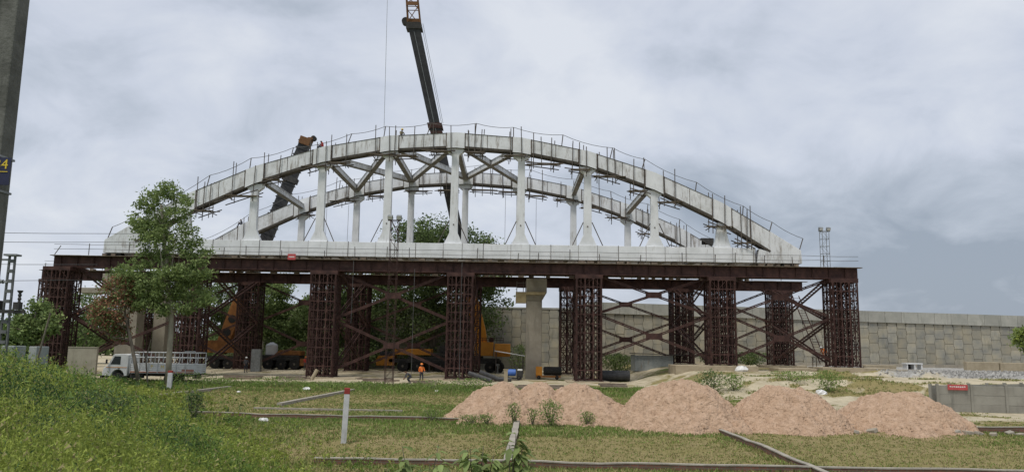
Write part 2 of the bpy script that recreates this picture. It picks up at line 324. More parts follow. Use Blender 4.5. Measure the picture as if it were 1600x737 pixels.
def make_ground():
    def axis(a, b, st, outs):
        c = list(np.arange(a, b+1e-6, st)); lo = []; hi = []; d = st; x = c[0]; y = c[-1]
        while x > -outs: d *= 1.25; x -= d; lo.append(x)
        d = st
        while y < outs: d *= 1.25; y += d; hi.append(y)
        return np.array(lo[::-1]+c+hi)
    xs = axis(-62, 82, .4, 2500); ys = axis(-3, 116, .4, 2500)
    X, Y = np.meshgrid(xs, ys); Z = gz(X, Y); a, l, g = zones(X, Y)
    nx, ny = len(xs), len(ys)
    me = bpy.data.meshes.new('ground'); co = np.stack([X, Y, Z], -1).reshape(-1, 3).astype(np.float32)
    i = np.arange((nx-1)*(ny-1)); r = i//(nx-1); c = i % (nx-1); v0 = r*nx+c
    fa = np.stack([v0, v0+1, v0+nx+1, v0+nx], -1).astype(np.int32)
    me.vertices.add(len(co)); me.vertices.foreach_set('co', co.ravel()); me.loops.add(fa.size); me.loops.foreach_set('vertex_index', fa.ravel())
    me.polygons.add(len(fa)); me.polygons.foreach_set('loop_start', np.arange(0, fa.size, 4, dtype=np.int32))
    me.update(calc_edges=True); me.polygons.foreach_set('use_smooth', [True]*len(fa))
    at = me.color_attributes.new('cover', 'FLOAT_COLOR', 'POINT'); at.data.foreach_set('color', np.stack([a, l, g, np.ones_like(a)], -1).reshape(-1).astype(np.float32))
    o = bpy.data.objects.new('ground', me); COL.objects.link(o); tag(o, kind='structure')
    m = bpy.data.materials.new('ground_soil_and_grass'); m.use_nodes = True; t = m.node_tree; n = t.nodes.new; lk = t.links.new; b = t.nodes['Principled BSDF']
    at = n('ShaderNodeAttribute'); at.attribute_name = 'cover'; sp = n('ShaderNodeSeparateColor'); lk(at.outputs[0], sp.inputs[0])
    tc = n('ShaderNodeTexCoord')
    def nz(sc, de=8, ro=.65):
        k = n('ShaderNodeTexNoise'); k.inputs['Scale'].default_value = sc; k.inputs['Detail'].default_value = de; k.inputs['Roughness'].default_value = ro; lk(tc.outputs['Object'], k.inputs[0]); return k.outputs[0]
    def ramp(f, c0, c1, p0=.35, p1=.65):
        k = n('ShaderNodeValToRGB'); k.color_ramp.elements[0].position = p0; k.color_ramp.elements[1].position = p1
        k.color_ramp.elements[0].color = (*c0, 1); k.color_ramp.elements[1].color = (*c1, 1); lk(f, k.inputs[0]); return k.outputs[0]
    def mix(f, a_, b_):
        k = n('ShaderNodeMix'); k.data_type = 'RGBA'; lk(f, k.inputs[0]); lk(a_, k.inputs[6]); lk(b_, k.inputs[7]); return k.outputs[2]
    def sharpen(w, noise_, amt=.5):
        a1 = n('ShaderNodeMath'); a1.operation = 'SUBTRACT'; lk(noise_, a1.inputs[0]); a1.inputs[1].default_value = .5
        a2 = n('ShaderNodeMath'); a2.operation = 'MULTIPLY_ADD'; lk(a1.outputs[0], a2.inputs[0]); a2.inputs[1].default_value = amt*2.4; lk(w, a2.inputs[2])
        k = n('ShaderNodeMapRange'); k.inputs[1].default_value = .35; k.inputs[2].default_value = .65; lk(a2.outputs[0], k.inputs[0]); return k.outputs[0]
    nA = nz(1.3); nB = nz(9, 6); nC = nz(.35, 5); nD = nz(2.4, 9, .7)
    olive = mix(ramp(nC, (0, 0, 0), (1, 1, 1), .4, .6), ramp(nB, (.185, .165, .065), (.26, .22, .09)), ramp(nB, (.21, .175, .08), (.30, .24, .12)))
    lushc = ramp(nB, (.09, .13, .035), (.15, .20, .055)); sandc = ramp(nA, (.36, .31, .21), (.54, .475, .345)); gravc = ramp(nD, (.24, .235, .22), (.44, .43, .40), .4, .62)
    c1 = mix(sharpen(sp.outputs[1], nD), olive, lushc); c2 = mix(sharpen(sp.outputs[0], nD, .4), c1, sandc); c3 = mix(sharpen(sp.outputs[2], nD, .4), c2, gravc)
    lk(c3, b.inputs['Base Color']); b.inputs['Roughness'].default_value = .97; b.inputs['Specular IOR Level'].default_value = .15
    bp = n('ShaderNodeBump'); bp.inputs['Strength'].default_value = .8; bp.inputs['Distance'].default_value = .12; lk(nz(4, 9, .7), bp.inputs['Height']); lk(bp.outputs[0], b.inputs['Normal'])
    me.materials.append(m)
make_ground()
ORD = ['first', 'second', 'third', 'fourth', 'fifth', 'sixth', 'seventh', 'eighth', 'ninth', 'tenth', 'eleventh', 'twelfth', 'thirteenth', 'fourteenth', 'fifteenth', 'sixteenth', 'seventeenth']

# ------------------------------------------------------------------ retaining wall
def retaining_wall():
    w = empty('retaining_wall', (20, 112, 0), 0, 'long grey retaining wall of interlocking concrete panels behind the bridge site', 'wall')
    X0, X1 = -42.0, 100.0; pw, ph = 1.36, 1.4; yb = 112.0
    bk = MB(); bk.b2(X0-20, 32-.0-20+ -20, yb-112+.0, yb-112+.6, -.5, 8.9); 
    bk = MB(); bk.b2(X0-20, 11-20, .08, .8, -.6, 8.75); bk.b2(11-20, X1-20, .08, .8, -.6, 8.4); bk.build('backing', JOINT, w)
    pn = MB(); rn = random.Random(3); col = 0; x = X0
    while x < X1:
        top = 8.78 if x < 11 else 8.35-(x-11)*.012
        z = -.9 if col % 2 else -.9+ph/2
        z -= ph
        while z < top:
            z0 = max(z, -.8); z1 = min(z+ph, top)
            if z1-z0 > .25:
                g = .016; c = .42; ex = .05; j = rn.uniform(-.02, .02)
                xm0, xm1 = x+g-ex+.0, x+pw-g+ex
                # hexagon-like cross panel: waist wider than its top and bottom
                zc = (z0+z1)/2; full = (z1-z0) > ph*.9
                if full: poly = [(x+g+ex, z0+g), (x+pw-g-ex, z0+g), (x+pw-g-ex, z0+ph*.2), (x+pw-g+ex*.8, z0+ph*.28), (x+pw-g+ex*.8, z1-ph*.28), (x+pw-g-ex, z1-ph*.2), (x+pw-g-ex, z1-g), (x+g+ex, z1-g), (x+g+ex, z1-ph*.2), (x+g-ex*.8, z1-ph*.28), (x+g-ex*.8, z0+ph*.28), (x+g+ex, z0+ph*.2)]
                else: poly = [(x+g+ex, z0+g), (x+pw-g-ex, z0+g), (x+pw-g-ex, z1-g), (x+g+ex, z1-g)]
                poly = [(p[0]-20, p[1]) for p in poly]; y0 = -.10+j
                n_ = len(poly); inn = []
                cx = sum(p[0] for p in poly)/n_; cz = sum(p[1] for p in poly)/n_
                vs = [(p[0], .1, p[1]) for p in poly]+[(p[0], y0+.04, p[1]) for p in poly]+[(cx+(p[0]-cx)*.98, y0, cz+(p[1]-cz)*.98) for p in poly]
                fs = [tuple(range(2*n_, 3*n_))]+[(r_*n_+i, r_*n_+(i+1) % n_, (r_+1)*n_+(i+1) % n_, (r_+1)*n_+i) for r_ in (0, 1) for i in range(n_)]
                pn.add(vs, fs)
            z += ph
        x += pw; col += 1
    pn.build('facing_panels', CONCW, w)
    cp = MB(); x = 11.0; 
    while x < X1:
        t = 9.95-(x-11)*.0165; x2 = x+2.4
        cp.add([(x-20+.02, -.3, t-1.6), (x2-20-.02, -.3, t-1.64), (x2-20-.02, .9, t-1.64), (x-20+.02, .9, t-1.6), (x-20+.02, -.3, t), (x2-20-.02, -.3, t-.04), (x2-20-.02, .9, t-.04), (x-20+.02, .9, t)],
               [(0, 1, 2, 3), (4, 5, 6, 7), (0, 1, 5, 4), (1, 2, 6, 5), (2, 3, 7, 6), (3, 0, 4, 7)])
        x = x2
    cp.build('coping', COPE, w)
    c2 = MB(); c2.b2(X0-20, 11-20-.01, -.16, .9, 8.78, 9.02); c2.build('coping', COPE, w)
    c3 = MB(); c3.b2(11-20+.01, X1-20, -.36, .05, 7.9-.9, 8.05-.9) 
    # low plinth along the foot on the right
    p = MB()
    for i in range(20):
        xx = 34+i*3.1; p.b2(xx-20+.02, xx+3.08-20, -.9, -.35, .6, 1.75+.04*math.sin(i*2.1))
    p.each('plinth_block', CONC, w)
retaining_wall()

# ------------------------------------------------------------------ arch bridge
YN, YF = 78.0, 96.0
NODES = [-6+6.87*k for k in range(-4, 5)]
def ztop(x):
    t = abs(x+6); pts = [(0, 25.25), (6.87, 24.8), (13.74, 23.5), (20.61, 21.35), (27.48, 18.3), (32.3, 15.45), (35.45, 13.55)]
    for (a, za), (b, zb) in zip(pts, pts[1:]):
        if t <= b: return za+(zb-za)*(t-a)/(b-a)
    return 13.5
def zbot(x): 
    t = abs(x+6); return ztop(x)-(1.54+.55*max(0, t-14)/16)
def bridge():
    br = empty('arch_bridge', (-6, 87, 12.15), 0, 'white tied-arch bridge under construction standing on the brown temporary trestles', 'bridge')
    ox, oy, oz = -6, 87, 12.15
    def build_side(Y, d):
        yo = Y-oy; hw = .5
        rib = MB(); seam = MB(); nodeb = MB()
        xs = [-41.45, -38.3, -33.48]; xs = sorted(set([-41.45+.0]+[round(-6+s*t, 3) for s in (-1, 1) for t in (0, 3.435, 6.87, 10.3, 13.74, 17.17, 20.61, 24.0, 27.48, 30, 32.3)]))
        xs = [x for x in xs if abs(x+6) <= 32.31]
        for a, b in zip(xs, xs[1:]):
            p = [(a-ox, zbot(a)-oz), (b-ox, zbot(b)-oz), (b-ox, ztop(b)-oz), (a-ox, ztop(a)-oz)]
            rib.prism(p, 'y', yo-hw, yo+hw)
        for s in (-1, 1):   # solid ends that run into the tie
            e = [(32.3, ztop(-6+32.3)), (35.45, 13.5), (35.5, 12.16), (30.6, 12.16), (30.6, 13.95), (31.2, 13.9)]
            e = [(32.3, ztop(-6+32.3)), (35.45, 13.5), (35.5, 12.165), (30.9, 12.165), (31.1, 13.72), (30.2, 14.35), (32.3-.001, zbot(-6+32.3))]
            e = [(32.3, ztop(-6+32.3)), (35.45, 13.5), (35.5, 12.165), (30.9, 12.165), (31.2, 13.6), (32.3-.001, zbot(-6+32.3)+.0)]
            rib.prism([(s*p[0], p[1]-oz) for p in e], 'y', yo-hw-.01, yo+hw+.01)
        r = rib.build('arch_rib', WHITE, br, bevel=.03)
        # node boxes and flange edges
        for a in [-6+s*t for s in (-1, 1) for t in (6.87, 13.74, 20.61, 27.48)]+[-6]:
            x0, x1 = a-.95, a+.95
            p = [(x0-ox, zbot(x0)-oz-.04), (a-ox, zbot(a)-oz-.04), (x1-ox, zbot(x1)-oz-.04), (x1-ox, ztop(x1)-oz+.03), (a-ox, ztop(a)-oz+.03), (x0-ox, ztop(x0)-oz+.03)]
            nodeb.prism(p, 'y', yo-hw-.035, yo+hw+.035)
            for xx in (x0-.03, x1+.03):
                seam.prism([(xx-.045-ox, zbot(xx)-oz-.05), (xx+.045-ox, zbot(xx)-oz-.05), (xx+.045-ox, ztop(xx)-oz+.04), (xx-.045-ox, ztop(xx)-oz+.04)], 'y', yo-hw-.05, yo+hw+.05)
        nodeb.each('node_box', WHITEC, r)
        for t in (3.3, 10.4, 17.3, 24.2, 30.3):
            for s in (-1, 1):
                xx = -6+s*t; seam.prism([(xx-.03-ox, zbot(xx)-oz-.03), (xx+.02-ox, zbot(xx)-oz-.03), (xx+.02-ox, ztop(xx)-oz+.02), (xx-.03-ox, ztop(xx)-oz+.02)], 'y', yo-hw-.02, yo+hw+.02)
        sof = MB()  # bottom strips carry the rib's underside shade as colour, plus a thin top edge
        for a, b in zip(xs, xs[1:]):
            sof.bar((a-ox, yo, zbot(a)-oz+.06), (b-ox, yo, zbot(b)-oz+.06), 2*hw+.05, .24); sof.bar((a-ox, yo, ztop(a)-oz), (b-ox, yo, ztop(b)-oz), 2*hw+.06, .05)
        sof.build('soffit_shade_and_top_edge', SOFF, r); seam.each('seam_plate', SEAM, r)
        # tie
        tie = MB(); ts = MB()
        xe = [-41.5+i*0 for i in range(1)]
        cuts = [-36.6]
        x = -36.6
        rn = random.Random(5)
        step = [6.0, 1.9, 2.4, 2.5]
        tie_x = [-36.75]
        for nd in NODES: tie_x += [nd-.95, nd+.95, nd+3.1]
        tie_x = sorted([v for v in tie_x if -36.75 <= v <= 24.7])+[24.75]
        for i, (a, b) in enumerate(zip(tie_x, tie_x[1:])):
            pr = .0 if i % 2 else .012
            tie.b2(a-ox+.012, b-ox-.012, yo-.55-pr, yo+.55+pr, .02, 1.5+pr)
            ts.b2(b-ox-.02, b-ox+.02, yo-.59, yo+.59, .0, 1.55)
        to = tie.build('tie_beam', WHITEC, br, bevel=.02); ts.each('seam_plate', SEAM, to)
        # hangers
        for k, nd in enumerate(NODES):
            hb = MB(); zb = 1.5; zt = zbot(nd)-oz-.02; yw = .28; w = .42
            if zt-zb < .6: continue
            wt = .9 if abs(k-4) <= 3 else .62
            poly = [(-.93, zb), (.93, zb), (.86, zb+.2), (w, zb+1.15), (w-.06, zt-.8), (wt, zt-.35), (wt, zt), (-wt, zt), (-wt, zt-.35), (-w+.06, zt-.8), (-w, zb+1.15), (-.86, zb+.2)]
            if zt-zb < 3.2: poly = [(-.93, zb), (.93, zb), (.6, zb+1.1), (w, zt-.3), (w, zt), (-w, zt), (-w, zt-.3), (-.6, zb+1.1)]
            hb.prism([(nd-ox+p[0], p[1]) for p in poly], 'y', yo-yw, yo+yw)
            hb.prism([(nd-ox-.95, .0), (nd-ox+.95, .0), (nd-ox+.95, zb+.03), (nd-ox-.95, zb+.03)], 'y', yo-.6, yo+.6)
            ho = hb.build('hanger', WHITEC, br, bevel=.03)
            if k >= 3 and Y == YN:
                pl = MB(); pl.lathe([(.07, -.02), (.07, .02)], 10, (nd-ox, yo-yw-.02, zb+2.0), 'y'); pl.build('bolt_plate', SEAM, ho)
        return r
    build_side(YN, 1); build_side(YF, 1)
    # lateral struts between the two ribs
    def strut(k0, f0, k1, name='cross_strut', low=.9):
        a = NODES[k0]; b = NODES[k1]
        za = (ztop(a)+zbot(a))/2-oz; zb = (ztop(b)+zbot(b))/2-oz
        ya, yb = (YN-oy+.5, YF-oy-.5)
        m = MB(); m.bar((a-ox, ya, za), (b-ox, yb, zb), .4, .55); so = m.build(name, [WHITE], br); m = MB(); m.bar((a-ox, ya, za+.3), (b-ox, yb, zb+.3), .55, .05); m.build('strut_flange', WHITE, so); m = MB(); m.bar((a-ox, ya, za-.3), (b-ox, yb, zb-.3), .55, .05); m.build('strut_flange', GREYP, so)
    for k in (1, 2, 3, 4, 5, 6, 7): strut(k, 0, k)
    for a, b in ((2, 3), (3, 2), (3, 4), (4, 3), (4, 5), (5, 4)): strut(a, 0, b, 'diagonal_strut')
    # deck framing between the ties
    for i in range(22):
        x = -40.6+i*3.29
        m = MB(); m.b2(x-ox-.18, x-ox+.18, YN-oy+.56, YF-oy-.56, .03, .95); m.b2(x-ox-.34, x-ox+.34, YN-oy+.56, YF-oy-.56, 0, .05)
        m.build('cross_girder', GREYP, br)
    for yy in (81.5, 85, 89, 92.5):
        m = MB(); m.b2(-41-ox, 29-ox, yy-oy-.1, yy-oy+.1, .3, .9); m.build('stringer', GREYP, br)
    for x in (-40.4, 28.2):      # bearings under the ends
        for Y in (YN, YF):
            m = MB(); m.b2(x-ox-.7, x-ox+.7, Y-oy-.4, Y-oy+.4, -.33, -.01); m.b2(x-ox-.45, x-ox+.45, Y-oy-.3, Y-oy+.3, -.42, -.331); m.build('bearing', BLACK, br)
bridge()
# braces beside hangers (pairs of thin raking props)
k = 0
for nd in NODES:
    for s in (-1, 1):
        if nd in (NODES[0], NODES[1], NODES[8]): continue
        m = MB(); m.tube([(nd+s*.45, YN-.2, 16.1), (nd+s*1.55, YN-.2, 13.7)], .05, 6)
        o = m.build('raking_prop', BAMB); i = NODES.index(nd)
        tag(o, 'thin prop leaning at the %s of the %s front hanger foot from the left' % ('left' if s < 0 else 'right', ORD[i]), 'prop', 'raking props at the hanger feet')

# ------------------------------------------------------------------ temporary girders, towers, braces
def girder(Y, x0, x1, zt, label):
    g = empty('steel_girder', ((x0+x1)/2, Y, zt-1.1), 0, label, 'girder', 'brown girders carrying the bridge'); cx = (x0+x1)/2
    m = MB()
    for dy in (-.62, .62):
        m.b2(x0-cx, x1-cx, dy-.02, dy+.02, .04, 1.06); m.b2(x0-cx, x1-cx, dy-.22, dy+.22, 1.06, 1.1); m.b2(x0-cx, x1-cx, dy-.2, dy+.2, 0, .04)
    m.build('web_and_flanges', RUST, g)
    m = MB(); x = x0+.8
    while x < x1: m.b2(x-cx-.012, x-cx+.012, -.8, -.64, .04, 1.058); x += 1.65
    m.each('stiffener', RUSTD, g)
    m = MB(); x = x0+.5
    while x < x1-1.2: m.b2(x-cx-.1, x-cx+.1, -.598, .598, .3, .5); x += 3.2
    m.each('diaphragm', RUSTD, g)
    m = MB(); x = x0-.2; rn = random.Random(int(Y))
    while x < x1-.5:
        l_ = rn.uniform(2.2, 3.4); l_ = min(l_, x1+.6-x)
        m.b2(x-cx, x-cx+l_-.04, -1.05+rn.uniform(-.05, .05), -.4, 1.104, 1.145+rn.uniform(0, .02)); x += l_
    m.each('walkway_plank', PLANK, g)
    m = MB(); x = x0+5; 
    rn = random.Random(int(Y)+9)
    while x < x1-6:
        m.box((x-cx, rn.uniform(-.3, .1), 1.104+.17), (rn.uniform(.3, .7), .8, .32)); x += rn.choice((.9, 1.3, 2.1, 2.9))
    m.each('packing_block', WOOD, g)
    return g
girder(YN, -46.3, 35.0, 11.75, 'long dark brown front girder under the near arch of the bridge')
girder(YF, -58.4, 36.2, 11.85, 'long dark brown back girder under the far arch of the bridge')

TW = 2.45
def make_tower(h):
    t = empty('trestle_tower'); n = 3; st = TW/n; lv = int(round(h/.93)); dz = (h-.5)/lv; z0 = .06
    for sx in (-1, 1):
        for sy in (-1, 1):
            m = MB(); cx, cy = sx*TW/2, sy*TW/2
            m.b2(cx-.09, cx+.09, cy-.02, cy+.02, z0, h-.42); m.b2(cx-.02, cx+.02, cy-.09, cy-.0205, z0, h-.42); m.b2(cx-.02, cx+.02, cy+.0205, cy+.09, z0, h-.42)
            m.b2(cx-.22, cx+.22, cy-.22, cy+.22, 0, .058)
            m.build('leg', RUST, t)
    m = MB(); rn = random.Random(4)
    pos = [-TW/2+i*st for i in range(4)]
    for i, x in enumerate(pos):
        for j, y in enumerate(pos):
            if (i in (0, 3)) and (j in (0, 3)): continue
            m.box((x, y, (h-.42+z0)/2), (.1, .1, h-.42-z0))
    for l_ in range(lv+1):
        z = z0+.1+l_*dz
        for q in pos:
            if q in (pos[0], pos[3]):
                m.box((0, q, z), (TW+.06, .075, .085)); m.box((q, 0, z+.003), (.07, TW+.05, .08))
            elif l_ % 2 == 0:
                m.box((0, q, z), (TW, .05, .06)); m.box((q, 0, z+.004), (.045, TW, .055))
    for i in range(3):
        xm = (pos[i]+pos[i+1])/2
        for q in (pos[0]-.01, pos[3]+.01, pos[1]+.02):
            m.box((xm, q, (h-.42+z0)/2), (.055, .05, h-.42-z0)); m.box((q, xm, (h-.42+z0)/2), (.05, .055, h-.42-z0))
    m.build('frame_bars', RUST, t)
    m = MB()
    for l_ in range(lv):
        z = z0+.1+l_*dz
        for i in range(3):
            a = pos[i]; b = pos[i+1]
            for q in (pos[0], pos[3]):
                if (l_+i) % 2: m.bar((a, q, z), (b, q, z+dz), .04, .06, (0, 1, 0)); m.bar((q, a, z), (q, b, z+dz), .05, .03)
                else: m.bar((b, q, z), (a, q, z+dz), .03, .05, (0, 1, 0)); m.bar((q, b, z), (q, a, z+dz), .05, .03)
                for (xx, zz) in ((a, z), (b, z), (a, z+dz), (b, z+dz)):      # corner gussets
                    sx = 1 if xx == a else -1; sz = 1 if zz == z else -1; o_ = .05
                    m.add([(xx, q-o_, zz), (xx+sx*.22, q-o_, zz), (xx, q-o_, zz+sz*.22)], [(0, 1, 2)])
                    m.add([(q-o_, xx, zz), (q-o_, xx+sx*.22, zz), (q-o_, xx, zz+sz*.22)], [(0, 1, 2)])
            for q in (pos[1], pos[2]):
                if True: m.bar((a, q, z), (b, q, z+dz), .04, .06, (0, 1, 0)); m.bar((q, b, z), (q, a, z+dz), .06, .04); m.bar((b, q+.05, z), (a, q+.05, z+dz), .04, .06, (0, 1, 0)); m.bar((q+.05, a, z), (q+.05, b, z+dz), .06, .04)
    m.build('lattice', RUSTD, t)
    m = MB(); m.b2(-TW/2-.15, TW/2+.15, -1.25, -.85, h-.41, h-.01); m.b2(-TW/2-.15, TW/2+.15, .85, 1.25, h-.41, h-.01)
    m.b2(-TW/2-.15, -TW/2+.12, -.84, .84, h-.4, h-.02); m.b2(TW/2-.12, TW/2+.15, -.84, .84, h-.4, h-.02); m.b2(-.4, .4, -.84, .84, h-.38, h-.03)
    m.build('cap_beam', RUST, t)
    return t
NX = [-45.6, -32.2, -18.8, -5.1, 7.8, 21.15, 33.4]; FX = [-57.0, -45.6, -32.4, -18.9, -5.0, 7.4, 21.2, 33.4]
def base_z(x, Y):
    return (1.85 if Y < 90 else 1.6) if x > 15 else .12
protos = {}
def tower(x, Y, zt, label, grp):
    b = base_z(x, Y); h = round(zt-1.1-b, 2)
    if h not in protos: t = protos[h] = make_tower(h)
    else: t = copy_tree(protos[h])
    t.location = (x, Y, b); tag(t, label, 'trestle', grp)
    return t
plc = ['behind the small leafy tree at the far left end', 'behind the white truck', 'just right of the dirty white water tank crane', 'over the middle of the large yellow crane', 'just right of the concrete pier with yellow cap', 'near the corrugated shed', 'at the right end']
for i, x in enumerate(NX): tower(x, YN, 11.75, 'brown lattice trestle, %s from the left in the front row' % ORD[i], 'front row of trestles')
for i, x in enumerate(FX): tower(x, YF, 11.85, 'brown lattice trestle, %s from the left in the back row' % ORD[i], 'back row of trestles')

def footing(x0, x1, y0, y1, z0, z1, label, m_=FOOT):
    m = MB(); cx, cy = (x0+x1)/2, (y0+y1)/2; nx_ = 12
    m.box((0, 0, (z1-z0)/2), (x1-x0, y1-y0, z1-z0)); o = m.build('concrete_footing', m_, bevel=.04, loc=(cx, cy, z0)); return tag(o, label, 'footing', 'concrete footings of the trestles')
for i, x in enumerate(NX):
    if x < 15: footing(x-2.2-(.6 if i == 3 else 0), x+2.0+(1.8 if i in (2, 3) else 0), YN-2.2, YN+2, -.4, .115, 'low concrete slab under the %s front trestle from the left' % ORD[i])
for i, x in enumerate(FX):
    if x < 15: footing(x-2.2, x+2.3+(3 if i == 3 else 0), YF-2, YF+2, -.4, .115, 'low concrete slab under the %s back trestle from the left' % ORD[i])
footing(16.2, 24.3, YN-1.9, YN+1.7, .8, 1.845, 'long pale concrete slab with a white sack at its right end')
footing(30.6, 37.2, YN-1.9, YN+1.9, .8, 1.845, 'pale concrete slab under the rightmost front trestle')
footing(26.5, 30.3, YN-1.2, YN+1.7, .8, 1.7, 'small concrete slab between the two right front trestles')
footing(37.3, 41.5, YN-1.3, YN+1.3, .8, 1.72, 'grey concrete slab right of the rightmost front trestle', CONC)
footing(18.7, 23.7, YF-1.9, YF+1.9, .8, 1.595, 'concrete slab under the seventh back trestle')
footing(31, 36, YF-1.9, YF+1.9, .8, 1.595, 'concrete slab under the rightmost back trestle')

def cross_brace(xa, xb, Y, zb, zt, label, grp):
    cx = (xa+xb)/2; g = empty('cross_brace', (cx, Y, zb), 0, label, 'brace', grp)
    a = xa+TW/2-cx; b = xb-TW/2-cx; H2 = zt-zb; t = H2*.46
    for z in (.75, .75+t+.3):
        if z+t > H2: t = H2-z
        for (p, q, dy) in (((a, z), (b, z+t), -.06), ((a, z+t), (b, z), .06)):
            m = MB()
            for off in (-.08, .08):
                m.bar((p[0], dy, p[1]+off), (q[0], dy, q[1]+off), .06, .12)
            L_ = math.hypot(q[0]-p[0], q[1]-p[1]); nn = int(L_/.8)
            for i in range(nn+1):
                s = i/nn; xx = p[0]+(q[0]-p[0])*s; zz = p[1]+(q[1]-p[1])*s
                m.box((xx, dy, zz), (.12, .03, .2))
            m.build('brace_bar', RUST, g)
        m = MB(); m.b2(-.8, .8, -.13, -.11, z+t/2-.3, z+t/2+.3); m.b2(-.8, .8, .11, .13, z+t/2-.3, z+t/2+.3); m.build('gusset_plate', RUST, g)
def bays(X, Y, zt, skip, row):
    for i, (a, b) in enumerate(zip(X, X[1:])):
        if i in skip: continue
        cross_brace(a, b, Y, max(base_z(a, Y), base_z(b, Y)), zt-1.15, 'crossed brown braces between the %s and %s trestles from the left in the %s row' % (ORD[i], ORD[i+1], row), '%s row cross braces' % row)
bays(NX, YN, 11.75, (1, 3), 'front'); bays(FX, YF, 11.85, (0, 4), 'back')
def trans_brace(x, label, far=YF, zb=.12, zt=10.6):
    g = empty('transverse_brace', (x, (YN+far)/2, zb), 0, label, 'brace', 'braces between the two rows'); ya = -(far-YN)/2+TW/2; yb = -ya; t = (zt-zb)*.5-.3
    for z in (.5, .5+t+.2):
        for (p, q, dx) in (((ya, z), (yb, z+t), -.15), ((ya, z+t), (yb, z), .15)):
            m = MB()
            for off in (-.25, .25): m.bar((dx+off, p[0], p[1]), (dx+off, q[0], q[1]), .07, .2)
            n_ = 24
            for i in range(n_):
                s = i/n_; m.box((dx, p[0]+(q[0]-p[0])*s, p[1]+(q[1]-p[1])*s), (.5, .14, .06))
            m.build('brace_bar', RUST, g)
for i, x in enumerate(NX): trans_brace(x+(.9 if x < 0 else -.9), 'ladder-like braces joining the %s front trestle from the left to the back row' % ORD[i], zb=base_z(x, YN))

# ------------------------------------------------------------------ scaffolds on the arches
rs = random.Random(21)
def scaffold(x, Y, label, grp, w=2.6, up=1.0, dn=.9, n=3, plank=True):
    t = ztop(x); b = zbot(x); g = empty('hanging_scaffold', (x, Y, b-dn), 0, label, 'scaffold', grp); z0 = 0; 
    for s in (-1, 1):
        for i in range(n):
            xx = (i/(n-1)-.5)*w*.7*rs.uniform(.6, 1.1); lean = rs.uniform(-.14, .14); hh = rs.uniform(.25, 1.2)*up
            if s > 0 and i % 2: continue
            m = MB(); m.tube([(xx, s*.68, -rs.uniform(.1, .5)), (xx+lean, s*.68, t-b+dn+hh)], .045, 6); m.build('upright', BAMB, g)
    for s in (-1, 1):
        m = MB(); sl = (zbot(x+.5)-zbot(x-.5)); e = rs.uniform(.8, 1.4)
        m.tube([(-w/2*e, s*.78, .25-sl*w/2*.8), (w/2*rs.uniform(.8, 1.3), s*.78, .25+sl*w/2*.8)], .055, 6); m.build('ledger', BAMB, g)
    m = MB(); m.tube([(-w*.35, -1.0, .15), (-w*.35, 1.0, .15)], .045, 6); m.tube([(w*.35, -1.0, .15), (w*.35, 1.0, .15)], .045, 6); m.each('transom', BAMB, g)
    if plank:
        m = MB()
        for j in range(3):
            c = rs.uniform(-.3, .3); m.box((c, -.62+j*.36, .33+rs.uniform(0, .03)), (w*rs.uniform(.8, 1.15), .25, .045), Matrix.Rotation(rs.uniform(-.04, .04), 3, 'Y'))
        m.build('plank', PLANK, g)
def place_sc(xpx, Y, i, row):
    x = P(xpx, 250, Y).x
    j = min(range(9), key=lambda k: abs(NODES[k]-x)); side = 'left of' if x < NODES[j]-.9 else ('right of' if x > NODES[j]+.9 else 'under')
    scaffold(x, Y, '%s pipe scaffold from the left on the %s arch, %s the %s hanger' % (ORD[i], row, side, ORD[j]), 'scaffolds hanging on the %s arch' % row, w=rs.uniform(2.0, 3.6), up=1.0, dn=rs.uniform(.5, 1.1), n=rs.choice((2, 3)))
for i, xp in enumerate([327, 382, 428, 497, 530, 600, 632, 690, 742, 806, 846, 905, 948, 996, 1043, 1118, 1160]): place_sc(xp, YN, i, 'front')
for i, xp in enumerate([400, 482, 545, 590, 655, 700, 755, 800, 838, 885, 925, 965, 1010, 1060]): place_sc(xp, YF, i, 'back')
def safety(Y, xs, label):
    g = empty('safety_line', (-6, Y, ztop(-6)), 0, label, 'safety rope'); tops = []
    for x in xs:
        z = ztop(x); ln = rs.uniform(-.1, .45); h = rs.uniform(.9, 1.25)
        m = MB(); m.tube([(x+6, -.4, z-ztop(-6)-.1), (x+6+ln, -.4, z-ztop(-6)+h)], .05, 6); m.build('stanchion', BAMB, g); tops.append(Vector((x+6+ln, -.4, z-ztop(-6)+h)))
    m = MB(); pts = []
    for a, b in zip(tops, tops[1:]):
        for i in range(5):
            s = i/5; p = a.lerp(b, s); p.z -= .35*4*s*(1-s)*min(1, (b-a).length/7); pts.append(p)
    pts.append(tops[-1]); m.tube(pts, .028, 5); m.build('rope', ROPE, g)
safety(YN, [-41.2, -38.4, -31.5, -27.2, -23, -17.2, -13.5, -9, -4, 0, 5, 10, 13.3, 18.8, 23.6, 26.3, 29.3], 'thin rope on leaning posts along the top of the front arch')
safety(YF, [-39, -33, -28, -22, -16.5, -10, -4, 2, 8, 12.5, 17, 21, 25.5], 'thin rope on leaning posts along the top of the back arch')
def rail(Y, x0, x1, zt, label, dy=-.95, step=3.6):
    g = empty('guard_rail', ((x0+x1)/2, Y, zt), 0, label, 'railing'); cx = (x0+x1)/2; x = x0+.1; first = True
    while x <= x1:
        m = MB(); ln = -.0
        if x < x0+.2 and Y == YN: ln = .55
        m.tube([(x-cx, dy, -.05), (x-cx+ln+rs.uniform(-.06, .06), dy, rs.uniform(.75, 1.3))], .04, 6); m.build('rail_post', BAMB, g); x += step*rs.uniform(.55, 1.2)
    for z in (.55, 1.0):
        m = MB(); pts = [(x0-cx+(x1-x0)*i/40, dy-.03, z+rs.uniform(-.04, .04)) for i in range(41)]; m.tube(pts, .022, 5); m.build('rail_wire', ROPE, g)
